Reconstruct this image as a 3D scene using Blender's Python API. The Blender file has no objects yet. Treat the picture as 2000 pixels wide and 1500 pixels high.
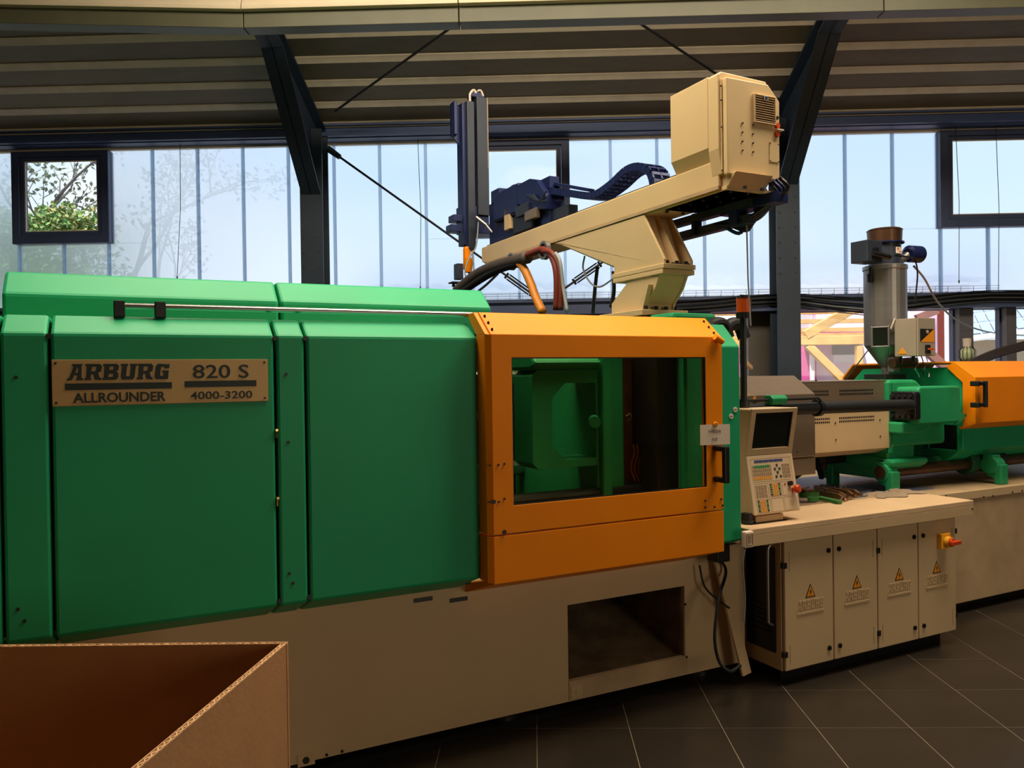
import bpy, bmesh, math, random
from mathutils import Vector, Matrix
random.seed(7)
S = bpy.context.scene
COL = S.collection
PI = math.pi

# ---------------------------------------------------------------- camera
F, YAW, PITCH, ROLL, YM = 1528.17, -0.02694, -0.008738, 0.014265, 0.490635
CAM = Vector((0, 0, 1.6))
_f = Vector((math.sin(YAW)*math.cos(PITCH), math.cos(YAW)*math.cos(PITCH), math.sin(PITCH)))
_r = Vector((math.cos(YAW), -math.sin(YAW), 0))
_d = _f.cross(_r)
RX = math.cos(ROLL)*_r + math.sin(ROLL)*_d
DN = -math.sin(ROLL)*_r + math.cos(ROLL)*_d
cd = bpy.data.cameras.new('camera')
cam = bpy.data.objects.new('camera', cd); COL.objects.link(cam)
cd.sensor_width = 36; cd.lens = F/2000*36; cd.clip_start = .05; cd.clip_end = 500
m3 = Matrix((RX, -DN, -_f)).transposed()
cam.matrix_world = Matrix.Translation(CAM) @ m3.to_4x4()
S.camera = cam
S.view_settings.view_transform = 'Standard'; S.view_settings.look = 'None'
S.view_settings.gamma = 1; S.view_settings.use_curve_mapping = False
S.view_settings.exposure = 0.0

# ---------------------------------------------------------------- world
def lin(c):
    c = c/255
    return c/12.92 if c <= .04045 else ((c+.055)/1.055)**2.4
def L3(c): return (lin(c[0]), lin(c[1]), lin(c[2]), 1)
W = bpy.data.worlds.new('sky'); S.world = W; W.use_nodes = True
nt = W.node_tree; nt.nodes.clear()
out = nt.nodes.new('ShaderNodeOutputWorld'); bg = nt.nodes.new('ShaderNodeBackground')
tc = nt.nodes.new('ShaderNodeTexCoord'); sp = nt.nodes.new('ShaderNodeSeparateXYZ')
nt.links.new(tc.outputs['Generated'], sp.inputs[0])
rmp = nt.nodes.new('ShaderNodeValToRGB')
rmp.color_ramp.elements[0].position = 0.0; rmp.color_ramp.elements[0].color = (.86, .91, .98, 1)
rmp.color_ramp.elements[1].position = .55; rmp.color_ramp.elements[1].color = (.46, .66, .95, 1)
e = rmp.color_ramp.elements.new(.16); e.color = (.72, .86, 1.0, 1)
nt.links.new(sp.outputs['Z'], rmp.inputs[0])
nz = nt.nodes.new('ShaderNodeTexNoise'); nz.inputs['Scale'].default_value = 3.2; nz.inputs['Detail'].default_value = 6
mp = nt.nodes.new('ShaderNodeMapping'); mp.inputs['Scale'].default_value = (1, 1, 2.2); mp.inputs['Location'].default_value = (.35, .1, .2)
nt.links.new(tc.outputs['Generated'], mp.inputs[0]); nt.links.new(mp.outputs[0], nz.inputs['Vector'])
cr = nt.nodes.new('ShaderNodeValToRGB'); cr.color_ramp.elements[0].position = .46; cr.color_ramp.elements[1].position = .62
nt.links.new(nz.outputs['Fac'], cr.inputs[0])
mx = nt.nodes.new('ShaderNodeMixRGB'); mx.inputs[2].default_value = (1.0, 1.0, 1.02, 1)
nt.links.new(cr.outputs[0], mx.inputs[0]); nt.links.new(rmp.outputs[0], mx.inputs[1])
nt.links.new(mx.outputs[0], bg.inputs[0]); bg.inputs[1].default_value = 1.2
nt.links.new(bg.outputs[0], out.inputs[0])

# sun (outside only, the hall is roofed) and the ridge skylight
sd = bpy.data.lights.new('sun', 'SUN'); sd.energy = 8.5; sd.angle = .01; sd.color = (1, .93, .8)
so = bpy.data.objects.new('sun', sd); COL.objects.link(so); so.rotation_euler = (math.radians(30), 0, math.radians(-20))
def area(name, loc, rot, sx, sy, power, col):
    a = bpy.data.lights.new(name, 'AREA'); a.shape = 'RECTANGLE'; a.size = sx; a.size_y = sy; a.energy = power; a.color = col
    o = bpy.data.objects.new(name, a); COL.objects.link(o); o.location = loc; o.rotation_euler = rot; return o
area('skylight_glow', (.6, 3.75, 5.35), (0, 0, 0), 6.4, 1.7, 520, (1, .86, .66))
area('right_fill_light', (8.2, -6.3, 2.6), (math.radians(84), 0, math.radians(32)), 4.0, 3.4, 170, (1, .84, .62))  # added warm fill from the right; the hall has no gate there

# ---------------------------------------------------------------- helpers
FR = {'r': Matrix.Identity(4), 'm': Matrix.Rotation(YM, 4, 'Z')}
def at(px, py, fr='m', **k):
    """photo pixel -> point on the plane x=, y= or z= of the room ('r') or machine ('m') axes"""
    d = RX*((px-1000)/F) + DN*((py-750)/F) + _f
    d = FR[fr].inverted().to_3x3() @ d
    (a, v), = k.items(); i = 'xyz'.index(a)
    return CAM + d*((v-CAM[i])/d[i])
def U(px, py, v): return at(px, py, y=v)[0]
def Zv(px, py, v): return at(px, py, y=v)[2]

MATS = {}
def mat(name, col, rough=.5, metal=0., var=.0, scale=6., bump=0., spec=.5, emit=None, coat=0., col2=None, stretch=None, det=4):
    m = bpy.data.materials.new(name); m.use_nodes = True; MATS[name] = m
    n = m.node_tree.nodes; l = m.node_tree.links; b = n['Principled BSDF']
    c = L3(col); b.inputs['Base Color'].default_value = c
    b.inputs['Roughness'].default_value = rough; b.inputs['Metallic'].default_value = metal
    b.inputs['Specular IOR Level'].default_value = spec; b.inputs['Coat Weight'].default_value = coat
    if var or bump or col2:
        t = n.new('ShaderNodeTexCoord'); q = n.new('ShaderNodeMapping'); l.new(t.outputs['Object'], q.inputs[0])
        if stretch: q.inputs['Scale'].default_value = stretch
        z = n.new('ShaderNodeTexNoise'); z.inputs['Scale'].default_value = scale; z.inputs['Detail'].default_value = det
        l.new(q.outputs[0], z.inputs['Vector'])
        r = n.new('ShaderNodeValToRGB'); r.color_ramp.elements[0].position = .3; r.color_ramp.elements[1].position = .7
        c2 = L3(col2) if col2 else tuple(x*(1+var) for x in c[:3])+(1,)
        r.color_ramp.elements[0].color = tuple(x*(1-var) for x in c[:3])+(1,); r.color_ramp.elements[1].color = c2
        l.new(z.outputs['Fac'], r.inputs[0]); l.new(r.outputs[0], b.inputs['Base Color'])
        if bump:
            bp = n.new('ShaderNodeBump'); bp.inputs['Strength'].default_value = bump; bp.inputs['Distance'].default_value = .01
            z2 = n.new('ShaderNodeTexNoise'); z2.inputs['Scale'].default_value = scale*9; l.new(t.outputs['Object'], z2.inputs['Vector'])
            l.new(z2.outputs['Fac'], bp.inputs['Height']); l.new(bp.outputs[0], b.inputs['Normal'])
    if emit:
        b.inputs['Emission Color'].default_value = L3(emit[0]); b.inputs['Emission Strength'].default_value = emit[1]
    return m
GREEN = mat('green_paint', (30, 158, 104), .48, spec=.3, var=.06, scale=2.5, bump=.04)
GREEN2 = mat('green_casting', (30, 148, 92), .5, var=.1, scale=5, bump=.12)
ORANGE = mat('orange_paint', (246, 138, 0), .5, spec=.22, var=.04, scale=2.5, bump=.04)
BEIGE = mat('beige_paint', (206, 176, 134), .45, var=.05, scale=3, bump=.05)
BEIGEW = mat('beige_paint_worn', (190, 160, 122), .5, var=.14, scale=5, bump=.08)
ROBOT = mat('cream_paint', (214, 184, 136), .42, var=.04, scale=3, bump=.04)
WTOP = mat('worktop_laminate', (214, 180, 140), .5, var=.08, scale=4, bump=.05)
SHEET = mat('brushed_sheet', (140, 122, 104), .38, .5, var=.06, scale=8, stretch=(1, 1, 12))
STEEL = mat('bright_steel', (190, 188, 184), .25, 1., var=.05)
STAIN = mat('stainless', (140, 136, 132), .38, .7, var=.06, scale=4, stretch=(1, 1, 8))
DKST = mat('dark_steel', (52, 50, 50), .45, .6, var=.15)
BLACK = mat('black_plastic', (18, 18, 20), .4)
RUBBER = mat('black_rubber', (14, 15, 17), .6, var=.1)
NAVY = mat('glare_navy_metal', (22, 34, 80), .4, .2, var=.12, scale=10)  # dark anodised metal, with the window glare put into its navy colour
NAVY2 = mat('slate_metal', (52, 58, 70), .45, .3, var=.12)
COLM = mat('column_glare_tint', (42, 54, 68), .5, var=.12, scale=3)  # bluer and lighter than the steel: window glare is put into the colour
FRAMEM = mat('window_frame_paint', (66, 78, 112), .5, var=.06)
RAILM = mat('rail_paint', (66, 78, 112), .5, var=.12, scale=4)
LOWW = mat('lower_wall_sheet', (84, 76, 68), .6, var=.1, scale=3)
DARKW = mat('side_wall_sheet', (112, 100, 86), .7, var=.1, scale=2)
ROOFM = mat('roof_sheet', (128, 112, 84), .55, var=.1, scale=3, stretch=(1, 4, 4))
JOINT = mat('roof_joint', (232, 216, 190), .5, var=.08)
GIRD = mat('girder_olive', (92, 90, 68), .5, var=.08, scale=4)
CREAM = mat('girder_cream', (234, 214, 182), .5, var=.05, scale=4)
TILE = mat('floor_tile', (48, 41, 34), .28, var=.16, scale=3, bump=.05)
GROUT = mat('floor_grout', (142, 128, 106), .7, var=.1)
CARD = mat('cardboard', (158, 112, 70), .8, var=.06, scale=7, bump=.1)
CARDE = mat('cardboard_edge', (196, 152, 106), .85, var=.35, scale=60)
PLATE = mat('sign_plate', (186, 152, 98), .45, .3, var=.03)
INK = mat('sign_ink', (10, 30, 24), .5)
PAPER = mat('paper', (236, 216, 196), .8, var=.03)
TEXTI = mat('paper_ink', (120, 100, 92), .8)
RED = mat('red_plastic', (206, 70, 16), .4)
AMBER = mat('amber_lens', (214, 84, 12), .3, spec=.6)
YEL = mat('yellow_plastic', (240, 170, 30), .45)
WARN = mat('warning_yellow', (240, 150, 20), .5)
SCRN = mat('dark_screen', (26, 30, 24), .12, spec=.6)
KBEIGE = mat('key_beige', (170, 142, 110), .6)
KGREEN = mat('key_green', (30, 150, 80), .6)
KBLUE = mat('key_blue', (50, 70, 140), .6)
KYEL = mat('key_yellow', (236, 164, 50), .6)
KDARK = mat('key_dark', (54, 62, 70), .6)
KPAN = mat('keypad_panel', (226, 196, 158), .55)
WOOD = mat('timber', (224, 172, 104), .7, var=.18, scale=6, bump=.1)
PINKL = mat('pink_plaster', (246, 218, 240), .9, var=.02)
PINKD = mat('magenta_plaster', (206, 88, 156), .9, var=.04)
WHITE = mat('white_paint', (240, 240, 244), .6)
GLASSD = mat('grey_window', (120, 124, 144), .3, var=.1)
SOLAR = mat('solar_cell', (150, 166, 190), .3, var=.06)
HOUSE = mat('house_plaster', (168, 150, 130), .9, var=.04)
CORR = mat('corrugated_sheet', (96, 112, 140), .6, var=.06)
FASC = mat('fascia_board', (34, 42, 74), .7, var=.05)
BARK = mat('bark', (96, 92, 92), .9, var=.2)
LEAF = mat('leaf_green', (112, 146, 84), .8, var=.3, scale=14)
LEAF2 = mat('leaf_ochre', (190, 164, 108), .8, var=.2, scale=14, col2=(120, 150, 80))
LEAFD = mat('leaf_dull', (112, 122, 104), .8, var=.3, scale=9)
GRND = mat('yard_ground', (150, 146, 138), .9, var=.08)
HOSEO = mat('orange_hose', (214, 130, 30), .5)
HOSER = mat('red_hose', (120, 48, 34), .5)
HOSEG = mat('grey_hose', (150, 152, 150), .5)
RUST = mat('rusty_steel', (92, 54, 34), .6, .4, var=.4, scale=14)
STRAP = mat('green_strap', (52, 112, 50), .8, var=.12, scale=30)
OLDM = mat('worn_steel', (150, 118, 84), .35, .8, var=.3, scale=20)
RAG = mat('rag_cloth', (150, 130, 106), .95, var=.1)
BLUEP = mat('blue_cable_tray', (70, 70, 76), .6)
COPPER = mat('dull_bronze', (98, 70, 50), .4, .7, var=.15)

def clear_mat(name, tint, t_fac, gloss=.06, rough=.05, translucent=None):
    m = bpy.data.materials.new(name); m.use_nodes = True
    n = m.node_tree.nodes; l = m.node_tree.links; n.clear()
    o = n.new('ShaderNodeOutputMaterial'); tr = n.new('ShaderNodeBsdfTransparent'); tr.inputs[0].default_value = tint
    if translucent:
        ts = n.new('ShaderNodeBsdfRefraction' if name == 'frosted_panel' else 'ShaderNodeBsdfTranslucent'); ts.inputs[0].default_value = translucent
        if name == 'frosted_panel': ts.inputs['Roughness'].default_value = .55; ts.inputs['IOR'].default_value = 1.25
        nz = n.new('ShaderNodeTexNoise'); nz.inputs['Scale'].default_value = .8; t = n.new('ShaderNodeTexCoord'); l.new(t.outputs['Object'], nz.inputs['Vector'])
        r = n.new('ShaderNodeMapRange'); r.inputs['To Min'].default_value = t_fac-.06; r.inputs['To Max'].default_value = t_fac+.06
        l.new(nz.outputs['Fac'], r.inputs['Value'])
        mx1 = n.new('ShaderNodeMixShader'); l.new(r.outputs[0], mx1.inputs[0]); l.new(ts.outputs[0], mx1.inputs[1]); l.new(tr.outputs[0], mx1.inputs[2]); base = mx1.outputs[0]
    else: base = tr.outputs[0]
    g = n.new('ShaderNodeBsdfGlossy'); g.inputs['Roughness'].default_value = rough
    mx2 = n.new('ShaderNodeMixShader'); mx2.inputs[0].default_value = gloss
    l.new(base, mx2.inputs[1]); l.new(g.outputs[0], mx2.inputs[2]); l.new(mx2.outputs[0], o.inputs[0])
    return m
POLY = clear_mat('frosted_panel', (.90, .95, 1, 1), .42, .03, .3, (.88, .93, .99, 1))
GLASS = clear_mat('window_glass', (.95, .98, 1, 1), 1, .03)
DOORG = clear_mat('tinted_door_glass', (.72, .76, .62, 1), 1, .05, .02)

class MB:
    def __init__(s): s.v = []; s.f = []
    def add(s, v, f):
        b = len(s.v); s.v += [Vector(p) for p in v]; s.f += [[b+i for i in q] for q in f]; return s
    def box(s, x0, x1, y0, y1, z0, z1):
        return s.obox((x0, y0, z0), (x1-x0, 0, 0), (0, y1-y0, 0), (0, 0, z1-z0))
    def obox(s, o, a, b, c):
        o, a, b, c = Vector(o), Vector(a), Vector(b), Vector(c)
        return s.add([o, o+a, o+a+b, o+b, o+c, o+a+c, o+a+b+c, o+b+c],
                     [(0, 3, 2, 1), (4, 5, 6, 7), (0, 1, 5, 4), (1, 2, 6, 5), (2, 3, 7, 6), (3, 0, 4, 7)])
    def prism(s, pts, ax, a, b):
        n = len(pts)
        def P(p, w): return {'x': (w, p[0], p[1]), 'y': (p[0], w, p[1]), 'z': (p[0], p[1], w)}[ax]
        return s.add([P(p, a) for p in pts]+[P(p, b) for p in pts],
                     [list(range(n))[::-1], list(range(n, 2*n))]+[(i, (i+1) % n, n+(i+1) % n, n+i) for i in range(n)])
    def ring(s, outer, inner, ax, a, b):
        """plate with a hole: outer/inner loops with equal counts"""
        n = len(outer)
        def P(p, w): return {'x': (w, p[0], p[1]), 'y': (p[0], w, p[1]), 'z': (p[0], p[1], w)}[ax]
        v = [P(p, w) for w in (a, b) for lp in (outer, inner) for p in lp]; f = []
        for i in range(n):
            j = (i+1) % n
            f += [(i, j, n+j, n+i), (2*n+i, 3*n+i, 3*n+j, 2*n+j), (i, 2*n+i, 2*n+j, j), (n+i, n+j, 3*n+j, 3*n+i)]
        return s.add(v, f)
    def bar(s, p0, p1, w, h, up=(0, 0, 1)):
        p0, p1 = Vector(p0), Vector(p1); d = (p1-p0)
        sx = d.cross(Vector(up)).normalized()*w; uz = sx.cross(d).normalized()*h
        return s.obox(p0-sx/2-uz/2, d, sx, uz)
    def tube(s, path, r, n=8, closed=False):
        path = [Vector(p) for p in path]; m = len(path); rs = r if isinstance(r, (list, tuple)) else [r]*m
        prev = None; v = []
        for i, p in enumerate(path):
            t = (path[min(i+1, m-1)]-path[max(i-1, 0)]).normalized()
            if prev is None:
                a = Vector((0, 0, 1)) if abs(t.z) < .9 else Vector((1, 0, 0)); nx = t.cross(a).normalized()
            else:
                nx = (prev-t*prev.dot(t)).normalized()
            prev = nx; ny = t.cross(nx)
            for k in range(n):
                a = 2*PI*k/n; v.append(p+(nx*math.cos(a)+ny*math.sin(a))*rs[i])
        f = [(i*n+k, i*n+(k+1) % n, (i+1)*n+(k+1) % n, (i+1)*n+k) for i in range(m-1) for k in range(n)]
        f += [list(range(n))[::-1], [(m-1)*n+k for k in range(n)]]
        return s.add(v, f)
    def cyl(s, p0, p1, r0, r1=None, n=20): return s.tube([p0, p1], [r0, r0 if r1 is None else r1], n)
    def wheel(s, c, ax, r, w, n=20):
        c = Vector(c); d = {'x': Vector((w/2, 0, 0)), 'y': Vector((0, w/2, 0)), 'z': Vector((0, 0, w/2))}[ax]
        return s.cyl(c-d, c+d, r, None, n)

def mesh_of(name, mb, m, off, bevel=0, smooth=False):
    me = bpy.data.meshes.new(name)
    me.from_pydata([p-off for p in mb.v], [], mb.f)
    b = bmesh.new(); b.from_mesh(me); bmesh.ops.recalc_face_normals(b, faces=b.faces); b.to_mesh(me); b.free()
    me.materials.append(m)
    if smooth:
        me.polygons.foreach_set('use_smooth', [True]*len(me.polygons))
    return me
BASE = {}
def setp(o, label=None, cat=None, group=None, kind=None):
    if label: o['label'] = label
    if cat: o['category'] = cat
    if group: o['group'] = group
    if kind: o['kind'] = kind
    return o
def thing(name, label, cat, base, fr='m', group=None, kind=None):
    o = bpy.data.objects.new(name, None); COL.objects.link(o); o.empty_display_size = .1
    base = Vector(base); o.matrix_world = FR[fr] @ Matrix.Translation(base); BASE[o.name] = (base, fr)
    return setp(o, label, cat, group, kind)
def finish(o, bevel, smooth):
    if bevel:
        md = o.modifiers.new('bevel', 'BEVEL'); md.width = bevel; md.segments = 2; md.limit_method = 'ANGLE'; md.angle_limit = math.radians(35)
        md.harden_normals = False
    if smooth == 'auto':
        pass
def part(name, mb, m, par, bevel=0, smooth=False, label=None, kind=None):
    base, fr = BASE[par.name]
    o = bpy.data.objects.new(name, mesh_of(name, mb, m, base, bevel, smooth)); COL.objects.link(o)
    o.parent = par; BASE[o.name] = (base, fr); finish(o, bevel, smooth)
    return setp(o, label, None, None, kind)
def solo(name, mb, m, label, cat, fr='m', bevel=0, smooth=False, group=None, kind=None):
    xs = [p.x for p in mb.v]; ys = [p.y for p in mb.v]; zs = [p.z for p in mb.v]
    base = Vector(((min(xs)+max(xs))/2, (min(ys)+max(ys))/2, min(zs)))
    o = bpy.data.objects.new(name, mesh_of(name, mb, m, base, bevel, smooth)); COL.objects.link(o)
    o.matrix_world = FR[fr] @ Matrix.Translation(base); BASE[o.name] = (base, fr); finish(o, bevel, smooth)
    return setp(o, label, cat, group, kind)
def struct(name, mb, m, fr='r', bevel=0, smooth=False):
    o = solo(name, mb, m, None, None, fr, bevel, smooth); o['kind'] = 'structure'; return o

def text_mb(txt, o, ex, ey, size, depth=.002, bold=0., shear=0., width=None, align='CENTER'):
    """flat lettering: o is the baseline centre, ex / ey unit vectors of the sign's plane"""
    c = bpy.data.curves.new('lettering', 'FONT'); c.body = txt; c.size = size; c.align_x = align
    c.offset = bold; c.shear = shear; c.extrude = depth/2; c.resolution_u = 3
    t = bpy.data.objects.new('lettering', c); COL.objects.link(t)
    me = bpy.data.meshes.new_from_object(t.evaluated_get(bpy.context.evaluated_depsgraph_get()))
    bpy.data.objects.remove(t); bpy.data.curves.remove(c)
    ex, ey, o = Vector(ex), Vector(ey), Vector(o); ez = ex.cross(ey)
    vs = [v.co.copy() for v in me.vertices]; k = 1
    if width:
        w = max(v.x for v in vs)-min(v.x for v in vs); k = width/w
        xm = (max(v.x for v in vs)+min(v.x for v in vs))/2
        if align == 'CENTER':
            for v in vs: v.x -= xm
    mb = MB(); mb.add([o+ex*(v.x*k)+ey*v.y+ez*v.z for v in vs], [list(p.vertices) for p in me.polygons])
    bpy.data.meshes.remove(me); return mb

# arc helper
def curve(pts, n=8):
    """smooth path through points (Catmull-Rom)"""
    P = [Vector(p) for p in pts]; P = [P[0]*2-P[1]]+P+[P[-1]*2-P[-2]]; o = []
    for i in range(1, len(P)-2):
        for k in range(n):
            t = k/n; a, b, c, d = P[i-1], P[i], P[i+1], P[i+2]
            o.append(.5*((2*b)+(c-a)*t+(2*a-5*b+4*c-d)*t*t+(3*b-a-3*c+d)*t**3))
    o.append(P[-2]); return o

# ================================================================ SETTING
YW = 8.5
def X8(px, py=400): return at(px, py, 'r', y=YW)[0]
def Z8(px, py): return at(px, py, 'r', y=YW)[2]
# floor with its tiles
fl = struct('floor', MB().box(-9, 14, -8, YW, -.12, -.0013), GROUT)
T = .4197
x0t, y0t = .415-7*T, 3.55-3*.423
fs = MB()
fs.box(-9, x0t, -8, YW, -.0013, 0); fs.box(x0t+24*T, 14, -8, YW, -.0013, 0)
fs.box(x0t, x0t+24*T, -8, y0t, -.0013, 0); fs.box(x0t, x0t+24*T, y0t+11*.423, YW, -.0013, 0)
part('tile_field', fs, TILE, fl, kind='stuff')
tm = None
for i in range(24):
    for j in range(11):
        if tm is None:
            g = MB(); h = .002; g.box(h, T-h, h, .423-h, -.0013, 0)
            tm = mesh_of('tile', g, TILE, Vector((0, 0, 0)))
        o = bpy.data.objects.new('tile', tm); COL.objects.link(o); o.parent = fl
        o.location = Vector((x0t+i*T, y0t+j*.423, random.uniform(-.0002, .0002)))-BASE['floor'][0]

# back wall: frosted panels, seam profiles, lower sheet wall
ZP0, ZP1 = 2.415, 4.17
LW0 = 1.32      # sill height of the low windows
wins = [(X8(25, 297), X8(217, 475), 3.14, 4.15), (X8(919), X8(1113), 3.12, 4.16), (X8(1834), X8(1834)+1.12, 3.13, 4.16)]
wb = struct('wall_back', MB().box(-9, X8(1385, 620), YW, YW+.1, 0, 2.27), LOWW)
low = MB(); low.box(X8(1385, 620), 14, YW, YW+.1, 0, LW0)
low.box(X8(1462, 650), X8(1556, 650), YW, YW+.1, LW0, 2.27)
part('sill_wall', low, LOWW, wb)
seams = [-4.15+.502*k for k in range(-10, 30)]
for a, b in zip(seams[:-1], seams[1:]):
    a2, b2 = a+.012, b-.012
    segs = [(ZP0, ZP1)]
    hit = [w for w in wins if a2 < w[1] and b2 > w[0]]
    if not hit:
        part('frosted_panel', MB().box(a2, b2, YW+.02, YW+.036, ZP0, ZP1), POLY, wb)
    else:
        w = hit[0]
        part('frosted_panel', MB().box(a2, b2, YW+.02, YW+.036, ZP0, w[2]), POLY, wb)
        if a2 < w[0]-.03: part('frosted_panel', MB().box(a2, w[0], YW+.02, YW+.036, w[2], ZP1), POLY, wb)
        if b2 > w[1]+.03: part('frosted_panel', MB().box(w[1], b2, YW+.02, YW+.036, w[2], ZP1), POLY, wb)
SEAM = clear_mat('seam_profile', (.78, .86, .93, 1), .62, .04, .3, (.8, .88, .96, 1))
for a in seams:
    hit = [w for w in wins if w[0]-.02 < a < w[1]+.02]
    z1 = hit[0][2] if hit else ZP1
    part('seam_profile', MB().box(a-.015, a-.006, YW+.0, YW+.04, ZP0, z1).box(a+.006, a+.015, YW+.0, YW+.04, ZP0, z1).box(a-.006, a+.006, YW+.012, YW+.04, ZP0, z1), SEAM, wb)
part('edge_rail', MB().box(-9, 14, YW-.005, YW+.05, ZP1-.012, ZP1+.012), JOINT, wb)
# eave beam above the panels
struct('trim_1', MB().box(-9, 14, YW-.16, YW+.1, 4.18, 4.62).box(-9, 14, YW-.22, YW-.16, 4.19, 4.215).box(-9, 14, YW-.22, YW-.16, 4.30, 4.32), mat('eave_flashing', (64, 80, 122), .5, .1, var=.15, scale=2, stretch=(.3, 3, 6)))
# rail beam with its lip
struct('trim_2', MB().box(-9, 14, YW-.2, YW+.12, 2.255, 2.42).box(-9, 14, YW-.24, YW-.2, 2.255, 2.29).box(-9, 14, YW-.24, YW-.2, 2.385, 2.42), RAILM)
# other walls of the hall (outside the picture)
struct('wall_left', MB().box(-9.1, -9, -8, YW+.1, 0, 7), DARKW)
struct('wall_right', MB().box(14, 14.1, -8, YW+.1, 0, 7), DARKW)
struct('wall_front', MB().box(-9, 14, -8.1, -8, 0, 7), DARKW)
# windows
for i, (a, b, z0, z1) in enumerate(wins):
    t = .085
    w = struct('window_%d' % (i+1), MB().ring([(a, z0), (b, z0), (b, z1), (a, z1)], [(a+t, z0+t), (b-t, z0+t), (b-t, z1-t*.7), (a+t, z1-t*.7)], 'y', YW-.04, YW+.08), FRAMEM, bevel=.004)
    s = t+.004
    part('sash', MB().ring([(a+s, z0+s), (b-s, z0+s), (b-s, z1-s*.7), (a+s, z1-s*.7)], [(a+s+.045, z0+s+.045), (b-s-.045, z0+s+.045), (b-s-.045, z1-s*.7-.04), (a+s+.045, z1-s*.7-.04)], 'y', YW-.02, YW+.04), FRAMEM, w, .003)
    part('pane', MB().box(a+s+.04, b-s-.04, YW+.0, YW+.008, z0+s+.04, z1-s*.7-.035), GLASS, w)
    part('glazing_bead', MB().ring([(a+s+.045, z0+s+.045), (b-s-.045, z0+s+.045), (b-s-.045, z1-s*.7-.04), (a+s+.045, z1-s*.7-.04)], [(a+s+.055, z0+s+.055), (b-s-.055, z0+s+.055), (b-s-.055, z1-s*.7-.052), (a+s+.055, z1-s*.7-.052)], 'y', YW-.012, YW-.002), JOINT, w)
# low windows right of the column with their posts
n = 4
for a, b in ((X8(1385, 650), X8(1450, 650)), (X8(1560, 660), X8(1862, 660)), (X8(1889, 660), X8(1953, 660)), (X8(1972, 660), X8(1972, 660)+1.6)):
    w = struct('window_%d' % n, MB().ring([(a, LW0), (b, LW0), (b, 2.265), (a, 2.265)], [(a+.015, LW0+.03), (b-.015, LW0+.03), (b-.015, 2.25), (a+.015, 2.25)], 'y', YW-.02, YW+.06), FRAMEM)
    part('pane', MB().box(a+.01, b-.01, YW+.02, YW+.028, LW0+.02, 2.26), GLASS, w); n += 1
POSTM = mat('post_paint', (92, 88, 94), .5, var=.06)
struct('trim_3', MB().box(X8(1862, 660), X8(1889, 660), YW-.12, YW+.05, 0, 2.265), POSTM)
struct('trim_4', MB().box(X8(1953, 660), X8(1972, 660), YW-.12, YW+.05, 0, 2.265), POSTM)
bpy.data.objects['wall_back'].data = bpy.data.objects['wall_back'].data
# columns and rafters
def zdeck(y): return 4.33+.3*(8.3-y)
def hcol(xc):
    m = MB(); w = .235
    m.box(xc-w/2, xc+w/2, 8.06, 8.078, 0, 4.2); m.box(xc-w/2, xc+w/2, 8.30, 8.318, 0, 4.2); m.box(xc-.008, xc+.008, 8.078, 8.30, 0, 4.2)
    return m
for xc, nm in ((-2.27, 'steel_column'), (2.62, 'steel_column'), (7.5, 'steel_column')):
    c = struct(nm, hcol(xc), COLM)
    # two rows of small round bolts on the flange
    for k in range(7):
        part('bolt', MB().cyl((xc-.085, 8.06, 2.62+k*.155), (xc-.085, 8.052, 2.62+k*.155), .009, None, 8).cyl((xc+.07, 8.06, 2.62+k*.155), (xc+.07, 8.052, 2.62+k*.155), .007, None, 8), STEEL if xc < 0 else DKST, c)
    r = MB(); w = .2
    # haunched rafter: web, lower flange, upper flange
    yh = 6.9; zl0, zl1 = 3.52, 4.55
    web = [(8.3, 4.3), (8.3, zl0), (8.06, zl0), (yh, zl1), (5.2, zdeck(5.2)-.3), (-1, zdeck(-1)-.3), (-1, zdeck(-1)-.05), (yh, zdeck(yh)-.05)]
    r.prism(web, 'x', xc-.008, xc+.008)
    def fl_(y0, z0, y1, z1): r.prism([(y0, z0), (y1, z1), (y1, z1+.02), (y0, z0+.02)], 'x', xc-w/2, xc+w/2)
    fl_(8.06, zl0, yh, zl1); fl_(yh, zl1, 5.2, zdeck(5.2)-.3); fl_(5.2, zdeck(5.2)-.3, -1, zdeck(-1)-.3); fl_(8.3, zdeck(8.3)-.07, -1, zdeck(-1)-.07)
    struct('steel_rafter', r, COLM)
# roof: panels with joint strips running along the wall
ce = struct('ceiling', MB().prism([(YW+.12, zdeck(YW+.12)+.03), (-1.2, zdeck(-1.2)+.03), (-1.2, zdeck(-1.2)+.2), (YW+.12, zdeck(YW+.12)+.2)], 'x', -9.2, 14.2)
            .prism([(-1.2, zdeck(-1.2)+.03), (-8.1, 5.0), (-8.1, 5.2), (-1.2, zdeck(-1.2)+.2)], 'x', -9.2, 14.2), ROOFM)
for k in range(0, 30):
    y1 = min(8.3-.325*(k-1)-.03, YW+.1); y0 = 8.3-.325*k+.03
    part('roof_panel', MB().prism([(y0, zdeck(y0)), (y1, zdeck(y1)), (y1, zdeck(y1)+.03), (y0, zdeck(y0)+.03)], 'x', -9, 14), ROOFM, ce)
    yj = 8.3-.325*k
    part('joint_strip', MB().prism([(yj-.03, zdeck(yj-.03)-.012), (yj+.03, zdeck(yj+.03)-.03), (yj+.03, zdeck(yj+.03)+.03), (yj-.03, zdeck(yj-.03)+.03)], 'x', -9, 14), JOINT, ce)
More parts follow.
